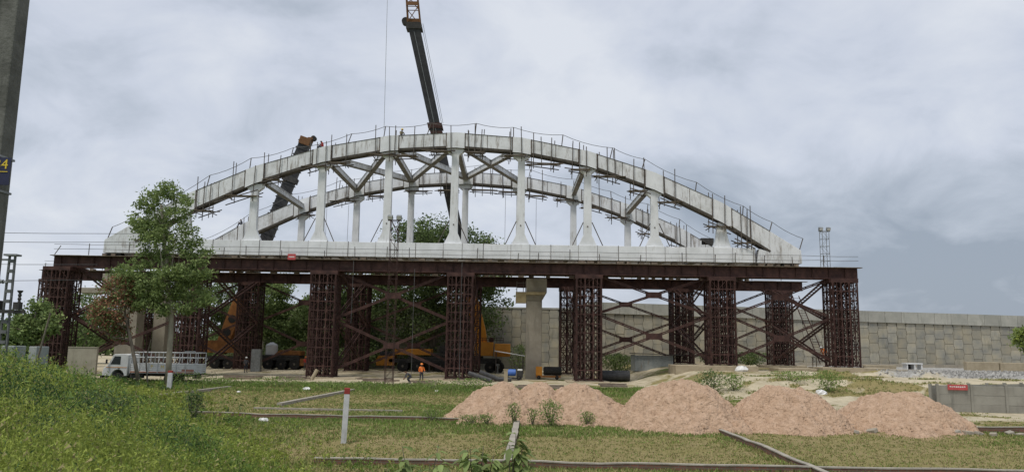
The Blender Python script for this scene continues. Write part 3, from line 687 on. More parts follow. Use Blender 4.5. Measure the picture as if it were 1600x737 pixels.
rail(YN, -46.2, 35, 11.9, 'pipe and wire railing along the front girder walkway'); rail(YF, -58, 36, 12.0, 'pipe and wire railing along the back girder walkway')

# hanging wires and ropes
def rope(pts, r, label, cat='rope', grp=None, name='hanging_rope', m_=ROPE):
    m = MB(); m.tube(pts, r, 5); o = m.build(name, m_); return tag(o, label, cat, grp)
for i, (xp, y0, y1, Y) in enumerate([(553, 400, 505, 77), (545, 320, 400, 84), (790, 300, 385, 86), (722, 410, 590, 76.5), (648, 420, 590, 76.5), (512, 300, 380, 84), (838, 310, 385, 86), (1110, 440, 470, 92)]):
    a = P(xp, y0, Y); b = P(xp, y1, Y); rope([a, Vector((a.x, a.y, b.z))], .02, ['slack dark cord hanging below the front girder left of the third trestle', 'thin cord hanging behind the third front hanger', 'thin cord hanging between the arches right of the crown', 'long cord hanging down in front of the fourth trestle', 'long cord hanging in front of the yellow crane chassis', 'thin cord hanging by the second hanger from the truck side', 'thin cord hanging near the sixth hanger', 'short cord hanging under the back girder at right'][i], grp='cords hanging from the bridge')

# ------------------------------------------------------------------ piers
def pier():
    g = empty('bridge_pier', P(833, 590, 84).to_2d().to_3d(), 0, 'concrete pier with a one-sided yellow formwork cap in front of the retaining wall', 'pier')
    m = MB(); m.b2(-.85, .85, -.8, .8, -.3, 8.35); m.build('shaft', CONC, g, bevel=.05)
    m = MB(); m.prism([(-.86, 8.36), (.86, 8.36), (1.35, 9.2), (1.35, 10.7), (-.86, 10.7)], 'y', -.85, .85); m.build('pier_head', CONC, g, bevel=.03)
    m = MB(); m.b2(-2.0, -.87, -.9, .9, 8.1, 9.2); m.b2(-.869, 1.2, -1.12, -.86, 8.95, 9.25); m.b2(-2.0, -.87, -.95, -.901, 8.05, 9.25); m.build('cap_formwork', CONCF, g)
    m = MB()
    for x in (-1.9, -1.2, -.95): m.tube([(x, -.85, 9.2), (x, -.85, 10.4)], .04, 6)
    for z in (9.7, 10.2): m.tube([(-1.9, -.85, z), (-.9, -.85, z)], .03, 6)
    m.build('guard_rail', BAMB, g)
    # two older piers behind the tree on the left
    for i, (xp, Y, w, lab) in enumerate([(199, 86, 3.0, 'broad concrete pier with long flat cap behind the white truck'), (250, 90, 1.9, 'plain concrete pier just behind the pale tree trunk')]):
        p = P(xp, 560, Y); g = empty('bridge_pier', (p.x, Y, 0), 0, lab, 'pier')
        m = MB(); m.b2(-w/2*.75, w/2*.75, -.9, .9, -.3, 9.0 if i == 0 else 8.6); m.build('shaft', CONC, g, bevel=.05)
        if i == 0:
            m = MB(); m.prism([(-5.6, 7.9+.6), (3, 7.9+.6), (3, 9.1), (-5.6, 9.1)], 'y', -1, 1); m.build('pier_cap', CONC, g, bevel=.04)
            m = MB(); m.b2(-3.2, 0, -.7, .9, 9.105, 10.7); m.build('bearing_block', CONC, g, bevel=.04)
pier()

# ------------------------------------------------------------------ vehicles
def wheel(parent, x, y, r, w, outward=-1, tyre=BLACK):
    e = MB(); e.lathe([(r*.62, -w/2), (r*.93, -w/2), (r, -w/2+.06), (r, w/2-.06), (r*.93, w/2), (r*.62, w/2)], 24, (x, y, r), 'y')
    o = e.build('wheel', tyre, parent, smooth=False)
    h = MB(); yo = y+outward*(w/2); h.lathe([(r*.615, -outward*.1), (r*.60, 0), (r*.5, -outward*.05), (r*.28, -outward*.05), (r*.2, outward*.04), (r*.02, outward*.05)], 20, (x, yo, r), 'y')
    for i in range(8):
        a = i*math.pi/4; h.box((x+math.cos(a)*r*.38, yo-outward*.03, r+math.sin(a)*r*.38), (.05, .06, .05))
    h.build('rim', RIM, o)
    return o
def text_mesh(txt, size, name, m_, parent, loc, rot, depth=.006):
    cu = bpy.data.curves.new('tmp', 'FONT'); cu.body = txt; cu.size = size; cu.extrude = depth; cu.align_x = 'CENTER'; cu.align_y = 'CENTER'
    to = bpy.data.objects.new('tmp', cu); COL.objects.link(to); bpy.context.view_layer.update()
    me = bpy.data.meshes.new_from_object(to.evaluated_get(bpy.context.evaluated_depsgraph_get())); bpy.data.objects.remove(to); bpy.data.curves.remove(cu)
    me.name = name; me.materials.clear(); me.materials.append(m_); o = bpy.data.objects.new(name, me); COL.objects.link(o); o.parent = parent; o.location = loc; o.rotation_euler = rot
    return o
def truck():
    Y = 63.5; a = P(171, 560, Y).x; b = P(314, 560, Y).x; z = max(g1(x, Y) for x in (a+1, (a+b)/2, b-1))-.05
    L_ = b-a; t = empty('flatbed_truck', (a, Y, z), 0, 'white light truck with slatted cargo sides and pipe rack parked behind the tree', 'truck')
    m = MB(); m.b2(.6, L_-.1, -.55, -.4, .62, .82); m.b2(.6, L_-.1, .4, .55, .62, .82); m.b2(2.2, 3.2, -.85, -.5, .45, .8); m.b2(L_-.3, L_-.15, -.8, .8, .45, .6)
    for x in (1, 3.4, 5.2): m.b2(x, x+.15, -.4, .4, .6, .75)
    m.build('chassis', CHAS, t)
    wf = 1.25; wr = L_-2.05
    # cab with sloping nose and a wheel arch
    arch = [(wf+.52*math.cos(q), .55+.55*math.sin(q)) for q in np.linspace(math.pi*.98, .02*math.pi, 10)]
    prof = [(.0, .62), (.45, .58)]+[(x, zz) for x, zz in arch if x > .5]+[(2.0, .62), (2.05, 2.28), (1.7, 2.36), (.9, 2.33), (.78, 2.24), (.42, 1.5), (.06, 1.18)]
    m = MB(); m.prism(prof, 'y', -.98, .98); cab = m.build('cab', TWH, t, bevel=.05)
    m = MB(); m.prism([(.62, 1.52), (1.42, 1.52), (1.42, 2.16), (.93, 2.16)], 'y', -.995, -.981); m.build('side_window', GLASS, cab)
    m = MB(); m.prism([(.62, 1.52), (1.42, 1.52), (1.42, 2.16), (.93, 2.16)], 'y', .981, .995); m.build('side_window', GLASS, cab)
    m = MB(); d = Vector((.36, 0, .74)).normalized(); 
    m.add([(.405, -.86, 1.52), (.405, .86, 1.52), (.74, .84, 2.2), (.74, -.84, 2.2)], [(0, 1, 2, 3)]); m.build('windscreen', GLASS, cab)
    m = MB(); m.b2(.95, 1.5, -1.0, -.985, .98, 1.46); m.prism([(.5, 1.35), (1.98, 1.35), (1.98, 1.385), (.5, 1.385)], 'y', -1.0, -.985); m.build('side_stripe', TRED, cab) if 0 else MB().b2(.3, 1.98, -.998, -.984, 1.26, 1.3).build('side_stripe', YEL, cab)
    MB().b2(1.25, 1.4, -1.01, -.99, 1.17, 1.21).build('door_handle', BLACK, cab)
    mm = MB(); mm.bar((.62, -1.0, 1.9), (.45, -1.2, 1.85), .03); mm.box((.42, -1.22, 1.75), (.08, .16, .32)); mm.build('mirror', BLACK, cab)
    for y in (-.72, .72): MB().lathe([(.11, 0), (.12, -.04), (.05, -.06)], 14, (.0, y, .85), 'x').build('headlight', WPLAS, cab)
    MB().b2(-.16, .02, -.95, .95, .42, .62).build('bumper', CHAS, cab, bevel=.03)
    # cargo body
    x0, x1 = 2.25, L_; body = MB(); body.b2(x0, x1, -1.05, 1.05, .84, .98)
    for y in (-1.05, 1.05):
        for k in range(4): body.b2(x0, x1, y-.02, y+.02, 1.02+k*.155+ .0, 1.02+k*.155+.125)
    for k in range(4):
        for x in (x0+.02, x1-.02): body.b2(x-.02, x+.02, -1.03, 1.03, 1.02+k*.155, 1.02+k*.155+.125)
    bo = body.build('cargo_body', TWH, t)
    rr = MB()
    for y in (-1.085, 1.085): rr.b2(x0, x1, y-.012, y+.012, .9, 1.0)
    rr.b2(x1-1.05, x1-.05, -1.08, -1.072, 1.03, 1.2); rr.build('red_rail', TRED, bo)
    m = MB(); n_ = 8
    for y in (-1.1, 1.1):
        for i in range(n_): m.b2(x0+(x1-x0)*i/(n_-1)-.03+(.03 if i == 0 else 0)-(.03 if i == n_-1 else 0), x0+(x1-x0)*i/(n_-1)+.03, y-.025, y+.025, .86, 1.7)
    m.each('side_post', TWH, bo)
    m = MB()
    for y in (-1.04, 1.04):
        for i in range(9):
            x = x0+(x1-x0)*i/8; m.tube([(x, y, 1.66), (x, y, 2.5)], .028, 6)
            if i % 2 == 0: m.tube([(x, y, 1.7), (x+.12, y, 2.1)], .02, 5)
        for z in (2.1, 2.5): m.tube([(x0, y, z), (x1, y, z)], .03, 6)
    for x in (x0, x1):
        for z in (2.1, 2.5): m.tube([(x, -1.04, z), (x, 1.04, z)], .03, 6)
    m.tube([(x1-1.0, -1.04, 2.5), (x1-.9, -1.04, 2.62), (x1-.1, -1.04, 2.62), (x1, -1.04, 2.5)], .03, 6)
    m.build('pipe_rack', TWH, t)
    for s, xx in (('P', x0+1.75), ('M', x0+2.6)): text_mesh(s, .38, 'painted_letter', LETY, bo, (xx, -1.078, 1.36), (R(90), 0, 0), .003)
    for x in (wf, wr):
        for y, o in ((-.88, -1), (.88, 1)): wheel(t, x, y, .42, .26 if x == wf else .42, o)
truck()

def crane_a():
    Y = 101.0; ch = P(690, 580, Y); xl = P(590, 575, Y).x; xr = P(795, 575, Y).x; z0 = g1(ch.x, Y)
    c = empty('mobile_crane', (xl, Y, z0), 0, 'large yellow mobile crane with a tall black telescopic boom rising over the arch', 'crane')
    L_ = xr-xl
    m = MB(); m.b2(1.6, L_-1.0, -1.3, 1.3, 1.15, 1.65); m.b2(L_-6, L_-1.2, -1.4, 1.4, 1.66, 1.85); m.b2(4, 9.5, -1.2, 1.2, 1.66, 1.95); m.build('chassis', CHAS, c, bevel=.03)
    m = MB(); m.prism([(0, .75), (2.3, .75), (2.3, 2.0), (.3, 2.0), (0, 1.6)], 'y', -1.3, 1.3); cab = m.build('driver_cab', YEL, c, bevel=.04)
    m = MB(); m.b2(.35, 2.25, -1.0, 1.0, 2.01, 2.55); m.build('window_band', GLASS, cab)
    m = MB(); m.b2(2.35, 7.0, -1.32, 1.32, 2.15, 2.9); m.build('engine_cover', YEL, c, bevel=.05)
    m = MB(); m.b2(7.1, 11.5, -1.1, 1.1, 2.0, 2.45); m.b2(8, 9.2, -.8, .8, 2.46, 3.3); m.build('deck_equipment', CHAS, c, bevel=.03)
    for x in (3.4, 5.3, 8.2, 10, 14.6, 16.3-.6):
        if x > L_-1.2: continue
        for y, o in ((-1.15, -1), (1.15, 1)): wheel(c, x, y, .72, .45, o)
    for x in (7.0, L_-1.4):
        for y in (-1, 1):
            m = MB(); m.b2(x-.2, x+.2, min(y*1.3, y*3.0), max(y*1.3, y*3.0), .95, 1.2); m.tube([(x, y*2.9, 0.12), (x, y*2.9, 1.2)], .09, 8); m.lathe([(.35, .04), (.35, .12)], 12, (x, y*2.9, 0)); m.build('outrigger', STEELG if x > 8 else CHAS, c)
    # revolving upper part
    ux = P(748, 560, Y).x-xl
    m = MB(); m.lathe([(1.1, 1.7), (1.1, 2.1)], 20, (ux-.5, 0, 0)); m.build('turntable', CHAS, c)
    m = MB(); m.b2(ux-.5, ux+1.9, -1.25, 1.25, 2.15, 3.9); up = m.build('operator_body', YEL, c, bevel=.08)
    m = MB(); m.b2(ux+2.05, ux+4.1, -1.3, 1.3, 2.1, 3.75); m.build('counterweight', YEL, up, bevel=.08)
    m = MB(); 
    for i in range(9): m.tube([(ux-.4+i*.45, -1.1, 3.9), (ux-.4+i*.45, -1.1, 4.45)], .03, 5)
    m.tube([(ux-.4, -1.1, 4.45), (ux+3.2, -1.1, 4.45)], .03, 5); m.tube([(ux-.4, -1.1, 4.2), (ux+3.2, -1.1, 4.2)], .03, 5)
    m.lathe([(.35, -.6), (.35, .6)], 12, (ux+1.6, 0, 4.2), 'y'); m.build('winch_and_rail', RUST, up)
    # boom
    base = P(753, 538, Y)-Vector((xl, Y, z0)); top = P(646, 38, 95.0)-Vector((xl, Y, z0)); d = top-base
    def at(s): return base+d*s
    m = MB(); 
    a, b = at(-.01), at(.24)
    dn = d.normalized(); sx = dn.cross(Vector((0, 1, 0))).normalized()*-1
    def tap(a, b, wa, wb, da, db, mm):
        vs = []
        for p, w, dp in ((a, wa, da), (b, wb, db)):
            for u, v in ((-1, -1), (1, -1), (1, 1), (-1, 1)): vs.append(p+Vector((1, 0, 0))*u*w/2+Vector((0, 1, 0))*v*dp/2)
        mm.add(vs, [(0, 1, 2, 3), (4, 5, 6, 7), (0, 1, 5, 4), (1, 2, 6, 5), (2, 3, 7, 6), (3, 0, 4, 7)])
    tap(at(0), at(.05), 1.5, 1.8, 1.3, 1.3, m); tap(at(.05), at(.15), 1.8, 1.45, 1.3, 1.2, m); m.build('boom_base_section', YEL, c, bevel=.05)
    m = MB(); tap(at(.13), at(.675), 1.35, 1.4, 1.1, 1.05, m); m.build('boom_section', DARK, c, bevel=.04)
    m = MB(); tap(at(.672), at(.688), 1.9, 1.9, 1.4, 1.4, m); tap(at(.655), at(.663), 1.6, 1.6, 1.3, 1.3, m); m.build('boom_collar', RUST, c)
    m = MB(); tap(at(.688), at(.985), 1.36, 1.52, 1.15, 1.15, m); m.build('boom_section', DARK, c, bevel=.04)
    m = MB(); m.tube([at(.6)+Vector((0, -.63, 0)), at(.97)+Vector((-.1, -.62, 0))], .045, 6); m.build('boom_hose', STEELG, c)
    m = MB(); tap(at(.98), at(1.0), 2.1, 1.9, 1.4, 1.4, m); hd = m.build('boom_head', CHAS, c)
    m = MB(); pc = at(1.0)+Vector((-1.0, 0, .3)); m.lathe([(.5, -.35), (.5, .35)], 16, pc, 'y'); m.build('sheave', BLACK, hd)
    # orange lattice jib going on upwards
    m = MB(); jb = at(1.0)+Vector((.1, 0, 0)); jd = (P(630, -140, 93)-P(644, 32, 95)); jl = jd.length; n_ = 7; jd.normalize()
    def jp(s, u, v): w = .8*(1-.45*s); return jb+jd*jl*s+Vector((u*w, v*w*.8, 0))
    for u, v in ((-1, -1), (1, -1), (1, 1), (-1, 1)): m.bar(jp(0, u, v), jp(1, u, v), .13)
    for i in range(n_):
        s0, s1 = i/n_, (i+1)/n_
        for (u0, v0), (u1, v1) in (((-1, -1), (1, -1)), ((1, -1), (1, 1)), ((1, 1), (-1, 1)), ((-1, 1), (-1, -1))):
            m.bar(jp(s0, u0, v0), jp(s1, u1, v1), .08); m.bar(jp(s1, u0, v0), jp(s1, u1, v1), .08)
    tap(jb-jd*.1, jb+jd*.5, 1.5, 1.55, 1.1, 1.1, m); 
    m.bar(jp(.17, -1, -1.02), jp(.17, 1, -1.02), .1, .5)
    m.build('jib_lattice', RORA, c)
    for k, off in enumerate((.95, 1.15)):
        m = MB(); m.tube([at(1.0)+Vector((off+.1, -.2, 0)), at(.69)+Vector((off-.05, -.2, 0))], .028, 5); m.build('boom_cable', STEELG, c)
    # load line
    tp = P(606, -30, 82); bt = P(600, 204, 79)
    rope([tp, bt], .026, 'long thin crane load line hanging from above the picture to the arch top', name='load_line', m_=STEELG)
crane_a()

def crane_b():
    Y = 100.5; xl = P(316, 575, Y).x; xr = P(478, 575, Y).x; L_ = xr-xl; z0 = g1(xl+3, Y)
    c = empty('mobile_crane', (xl, Y, z0), 0, 'faded orange mobile crane with a dark lattice boom leaning right behind the arch', 'crane')
    m = MB(); m.b2(.6, L_-.6, -1.2, 1.2, 1.15, 1.55); m.b2(L_-5.6, L_-.6, -1.25, 1.25, 1.56, 1.8); m.build('chassis', CHAS, c, bevel=.03)
    m = MB(); m.prism([(L_-3.9, 1.81), (L_-.5, 1.81), (L_-.5, 2.35), (L_-3.2, 2.45)], 'y', -1.1, 1.1); m.build('rear_cover', ORA, c, bevel=.04)
    m = MB(); m.prism([(-.3, 2.0), (5.6, 2.0), (5.9, 3.5), (1.4, 3.55), (-.3, 3.5)], 'y', -1.3, 1.3); ub = m.build('upper_body', ORA, c, bevel=.06)
    for x in (2.0, 3.7, L_-5.3+.7, L_-3.0+.1, L_-1.5+.3):
        for y, o in ((-1.1, -1), (1.1, 1)): wheel(c, x, y, .68, .42, o)
    MB().b2(L_-.55, L_+.1, -1.1, 1.1, .5, 1.4).build('tail_box', ORA, c, bevel=.03)
    base = P(344, 550, Y)-Vector((xl, Y, z0)); top = P(480, 216, Y)-Vector((xl, Y, z0)); d = (top-base); dl = d.length; dn = d.normalized(); nrm = Vector((-dn.z, 0, dn.x))
    def at(s, u=0, v=0): return base+d*s+nrm*u+Vector((0, v, 0))
    def slab(s0, s1, w0, w1, v0, v1, mm):
        vs = [at(s0, -w0/2, v0), at(s1, -w1/2, v0), at(s1, w1/2, v0), at(s0, w0/2, v0), at(s0, -w0/2, v1), at(s1, -w1/2, v1), at(s1, w1/2, v1), at(s0, w0/2, v1)]
        mm.add(vs, [(0, 1, 2, 3), (4, 5, 6, 7), (0, 1, 5, 4), (1, 2, 6, 5), (2, 3, 7, 6), (3, 0, 4, 7)])
    m = MB(); slab(0, .24, 1.5, 1.75, -.55, .55, m); bb = m.build('boom_foot', ORA, c, bevel=.04)
    for i, s in enumerate((.09, .15)):
        p = at(s, 0, -.56); m = MB(); m.lathe([(.52, 0), (.52, -.02)], 20, p, 'y'); m.build('boom_hole', BLACK, bb)
    m = MB(); slab(.2, .98, 1.6, 1.45, -.42, .42, m)
    n_ = 22
    for i in range(n_+1):
        s = .24+.74*i/n_; slab(s-.003, s+.003, 1.8, 1.6, -.5, .5, m)
        if i < n_:
            s1 = s+.74/n_; w = .75; m.bar(at(s, -w, -.47), at(s1, w, -.47), .06, .1, (0, 1, 0))
    m.build('boom_section', DARK, c)
    m = MB()
    for s in (.45, .62, .8):
        slab(s-.012, s+.012, 1.9, 1.9, -.6, .6, m)
    m.each('boom_collar', CHAS, c)
    m = MB(); slab(.965, 1.0, 1.5, 1.6, -.6, .6, m); tp = at(1.0, -.1, 0); m.box(tp+Vector((.4, 0, -.1)), (.7, .8, .4)); m.build('boom_head', RORA, c, bevel=.06)
    m = MB(); m.lathe([(.35, -.3), (.35, .3)], 14, tp+Vector((.8, 0, .0)), 'y'); m.build('sheave', BLACK, c)
    # things standing on it
    w = MB(); w.lathe([(.72, 0), (.75, .1), (.75, 1.15), (.68, 1.32), (.3, 1.5), (.2, 1.58), (.02, 1.6)], 20); p = P(424, 556, Y-.2)
    tag(w.build('water_tank', WPLAS, loc=(p.x, Y-.2, z0+1.82)), 'round white water tank standing on the orange crane bed', 'tank')
crane_b()
def drums():
    # tall site lighting mast in front of the third bay
    def mast(name, px, pyb, pyt, Y, w, label, zb=None, lamps=2, lean=0, m_=RUSTD):
        b = P(px, pyb, Y); t = P(px, pyt, Y); z0 = g1(b.x, Y) if zb is None else zb; h = t.z-z0
        g = empty(name, (b.x, Y, z0), 0, label, 'lamp mast'); m = MB(); n_ = int(h/.75)
        for u, v in ((-1, -1), (1, -1), (1, 1), (-1, 1)): m.bar((u*w/2, v*w/2, 0), (u*w/2, v*w/2, h), .045)
        for i in range(n_):
            za, zb_ = h*i/n_, h*(i+1)/n_
            for q in (-1, 1):
                m.bar((-w/2, q*w/2, zb_), (w/2, q*w/2, zb_), .03); m.bar((q*w/2, -w/2, zb_), (q*w/2, w/2, zb_), .03)
                if i % 2: m.bar((-w/2, q*w/2, za), (w/2, q*w/2, zb_), .02)
                else: m.bar((w/2, q*w/2, za), (-w/2, q*w/2, zb_), .02)
        m.build('mast_frame', m_, g)
        m = MB(); m.box((0, 0, h+.05), (w+.5, .1, .08)); m.build('lamp_bar', m_, g)
        for i in range(lamps):
            x = (-.5+i)*(w+.1) if lamps > 1 else 0
            l = MB(); l.box((x, -.12, h+.28), (.42, .28, .34), Matrix.Rotation(.5, 3, 'X')); lo = l.build('floodlight', STEELG, g, bevel=.03)
            l = MB(); l.box((x, -.27, h+.21), (.34, .012, .26), Matrix.Rotation(.5, 3, 'X')); l.build('lamp_glass', WPLAS, lo)
        return g
    mast('lighting_mast', 607, 610, 345, 62, .62, 'tall slender lattice lighting mast standing in the grass before the bridge')
    mast('lighting_mast', 1290, 418, 362, 79.5, .7, 'short lattice lighting mast on the girder end at right', zb=11.9, m_=STEELG)
    m = MB(); m.box((0, 0, .05), (1.5, 1.2, .35)); p = P(607, 610, 62); tag(m.build('concrete_block', FOOT, loc=(p.x, 62, g1(p.x, 62)-.1), bevel=.1), 'small rough concrete base under the tall lighting mast', 'block')
drums()

# ------------------------------------------------------------------ site clutter
def shed():
    Y = 92; a = P(992, 575, Y).x; b = P(1052, 575, Y).x; g = empty('site_shed', (a, Y, .75), 0, 'low shed of grey corrugated sheets with a dark roof edge by the weeds', 'shed')
    m = MB(); n_ = 26
    for i in range(n_): x = (b-a)*i/n_; m.b2(x, x+(b-a)/n_*.55, -.03-.03*(i % 2), .02, 0, 1.85)
    m.b2(0, b-a, .021, .06, 0, 1.85); m.b2(0, .05, .0, 3, 0, 1.9); m.b2(b-a-.05, b-a, 0.07, 3, 0, 1.8); m.build('sheet_wall', CORR, g)
    m = MB(); m.prism([(-.15, 2.02), (b-a+1.4, 1.88), (b-a+1.4, 1.95), (-.15, 2.1)], 'y', -.3, 3.2); m.build('roof', CHAS, g)
    Y = 98; p = P(800, 556, Y); g = empty('lean_to_roof', (p.x, Y, 0), 0, 'white sheet lean-to roof right of the yellow crane', 'shelter')
    m = MB(); m.prism([(-2.2, 2.75), (1.6, 2.2), (1.6, 2.27), (-2.2, 2.85)], 'y', -1.5, 1.5); m.build('roof_sheet', WPLAS, g)
    for x, zz in ((-2, 2.7), (1.4, 2.22)):
        for y in (-1.3, 1.3): m = MB(); m.tube([(x, y, 0), (x, y, zz)], .05, 6); m.build('post', BAMB, g)
shed()
def prop(name, m, mt, xp, yp, Y, label, cat, z=None, rz=0, grp=None, bevel=0, dz=0):
    p = P(xp, yp, Y); z = g1(p.x, Y) if z is None else z
    o = m.build(name, mt, loc=(p.x, Y, z+dz), bevel=bevel); o.rotation_euler = (0, 0, rz); return tag(o, label, cat, grp)
m = MB(); m.tube([(0, 0, .55), (3.2, 0, .55)], .55, 20); prop('large_pipe', m, PVC, 935, 585, 80.5, 'thick black pipe lying right of the fifth front trestle', 'pipe')
m = MB(); m.tube([(-1.6, .0, .9), (.2, -.3, .25), (1.5, -.4, .2)], .22, 10); prop('bent_pipe', m, PVC, 775, 592, 76, 'dark bent pipe lying beside the fourth trestle footing', 'pipe')
m = MB(); m.tube([(-1.2, 0, .8), (1.0, -.9, .15)], .24, 10); prop('steel_pipe', m, PVC, 752, 595, 74.5, 'short dark pipe leaning on the footing left of the bent pipe', 'pipe')
def compressor():
    Y = 82; p = P(852, 588, Y); g = empty('generator', (p.x, Y, .05), 0, 'orange site generator with a black drum between the pier and the fifth trestle', 'generator')
    m = MB(); m.b2(-1.0, 1.6, -.5, .5, .2, .38); m.build('skid', ORA, g); m = MB(); m.b2(-1.0, -.35, -.5, .5, .4, 1.3); m.build('panel_box', YEL, g, bevel=.03)
    m = MB(); m.lathe([(.35, -.3), (.45, -.2), (.45, 1.5), (.35, 1.6)], 18, (.1, 0, .86), 'x'); m.build('drum', BLACK, g)
    for x in (-.7, 1.2):
        for y in (-.45, .45): wheel(g, x, y, .2, .12, -1)
    Y = 80; p = P(803, 596, Y); g = empty('water_pump', (p.x, Y, .0), 0, 'dark pump with a blue motor cover beside the concrete pier', 'pump')
    m = MB(); m.b2(-1.1, .8, -.4, .4, .1, .25); m.build('skid', CHAS, g); m = MB(); m.lathe([(.2, -.5), (.34, -.45), (.34, .35), (.2, .4)], 16, (-.2, 0, .75), 'x'); m.build('motor_cover', BLUEP, g)
    m = MB(); m.b2(.25, .9, -.35, .35, .26, .95); m.build('engine', CHAS, g, bevel=.05); m = MB(); m.b2(.35, .85, -.33, .33, .96, 1.1); m.build('fuel_tank', WPLAS, g, bevel=.03)
    for x in (-.8, .5):
        for y in (-.4, .4): wheel(g, x, y, .25, .14, -1)
compressor()
m = MB(); m.b2(-.05, .3, -.15, .15, 0, 1.3); m.b2(-.12, .37, -.17, .17, 1.25, 1.33); prop('marker_block', m, FOOT, 788, 599, 72, 'short pale post with a flat cap behind the sand heaps', 'post')
m = MB(); m.b2(-.55, .55, -.35, .35, 0, 2.6); m.b2(-.5, .5, -.37, -.355, 1.2, 2.5); prop('control_cabinet', m, STEELG, 399, 590, 92, 'grey upright cabinet beside the third back trestle', 'cabinet', bevel=.02)
def concretebits():
    rn = random.Random(8)
    for i, (xp, yp, Y, l_, lab) in enumerate([(455, 597, 73, 3.2, 'dark timber beam lying on sand left of the third trestle'), (665, 603, 68.5, 2.4, 'low timber pallet below the worker in orange'), (850, 615, 58, 4.0, 'dark timber beams stacked behind the second sand heap'), (957, 606, 62, 2.4, 'weathered timber stack between two sand heaps'), (375, 598, 73, 4, 'plank lying on pale sand right of the truck'), (590, 597, 72, 3.5, 'plank on the sand under the third bay')]):
        m = MB()
        for j in range(3): m.box((rn.uniform(-.3, .3), (j-1)*.3, .12+.12*(j % 2)), (l_*rn.uniform(.8, 1), .24, .14), Matrix.Rotation(rn.uniform(-.12, .12), 3, 'Z'))
        prop('timber_beams', m, WOOD, xp, yp, Y, lab, 'timber', dz=.3 if i in (2, 3) else 0)
    m = MB(); m.tube([(0, 0, 0), (.5, .1, 1.0)], .17, 10); prop('concrete_stub', m, FOOT, 572, 598, 72, 'pale leaning concrete stub at the foot of the third trestle', 'stub') if 0 else prop('concrete_stub', m, FOOT, 486, 597, 73.5, 'pale leaning post stub left of the third trestle', 'post')
concretebits()
# white sacks / litter
def sack(xp, yp, Y, s, label, mt=WPLAS, z=None):
    m = MB(); n_ = 10; prof = [(s*.02, 0), (s*.5, .02*s), (s*.58, .25*s), (s*.4, .5*s), (s*.02, .58*s)]; m.lathe(prof, n_)
    rn = random.Random(int(xp)); m.v = [(v[0]*1.25+rn.uniform(-.1, .1)*s, v[1]*.8+rn.uniform(-.1, .1)*s, max(0, v[2]+rn.uniform(-.1, .1)*s)) for v in m.v]
    p = P(xp, yp, Y); o = m.build('white_sack' if s > .3 else 'litter_scrap', mt, loc=(p.x, Y, (g1(p.x, Y) if z is None else z)-.02)); tag(o, label, 'sack' if s > .3 else 'litter')
sack(1158, 580, 75.6, .9, 'white sack lying against the long pale footing', z=1.35); sack(479, 610, 57, .42, 'white sack on the grass left of the near boundary post')
sack(412, 655, 34.5, .3, 'white plastic scrap by the back brick wall at left'); sack(668, 714, 23.4, .22, 'torn white plastic scrap above the front brick wall'); sack(373, 613, 54, .2, 'tiny white scrap on the grass left of the white sack')
sack(1283, 615, 49, .5, 'white sack between the two right sand heaps', z=.75); sack(683, 612, 57.5, .3, 'flat white scrap in grass below the fourth trestle'); sack(233, 628, 40, .3, 'pale plastic scrap caught in the weeds')
# small white basin and blocks on the right
def basin():
    Y = 84; p = P(1426, 585, Y); g = empty('site_table', (p.x, Y, g1(p.x, Y)), 0, 'small white table-like box on the gravel before the retaining wall', 'table')
    m = MB(); m.b2(-.9, .9, -.5, .5, .85, .98); m.build('top', WPLAS, g); 
    for x in (-.8, .0, .75): MB().b2(x, x+.12, -.45, .45, .0, .849).build('leg', WPLAS, g)
    MB().b2(-.67, -.02, .3, .36, .1, .848).build('back_panel', CHAS, g)
basin()
for i, (a, b, Y, z1, lab) in enumerate([(1350, 1398, 88, 1.95, 'stacked concrete blocks right of the right trestle footing'), (1560, 1640, 96, 2.35, 'tan concrete parapet block at the right edge'), (1508, 1558, 96, 2.4, 'tan concrete parapet block left of the right edge')]):
    xa, xb = P(a, 570, Y).x, P(b, 570, Y).x; m = MB(); m.b2(-(xb-xa)/2, (xb-xa)/2, -.4, .4, 0, z1-1.0); o = m.build('concrete_block', FOOT, loc=((xa+xb)/2, Y, 1.0), bevel=.05); tag(o, lab, 'block')
def chunks():
    rn = random.Random(12)
    for i, xp in enumerate([1492, 1512, 1530, 1552, 1578, 1594, 1338, 1362]):
        m = MB(); w = rn.uniform(.25, .6); m.box((0, 0, .05), (w, rn.uniform(.2, .4), rn.uniform(.12, .28)), Matrix.Rotation(rn.uniform(-.4, .4), 3, 'Y')@Matrix.Rotation(rn.uniform(0, 3), 3, 'Z'))
        prop('concrete_chunk', m, CONC if i % 2 else MORT, xp, 678, 33.6+rn.uniform(-.2, .3), 'broken concrete chunk lying along the buried wall, %s from the left of its row' % ORD[(i+2) % 8], 'rubble', grp='broken chunks by the right wall', bevel=.03)
chunks()
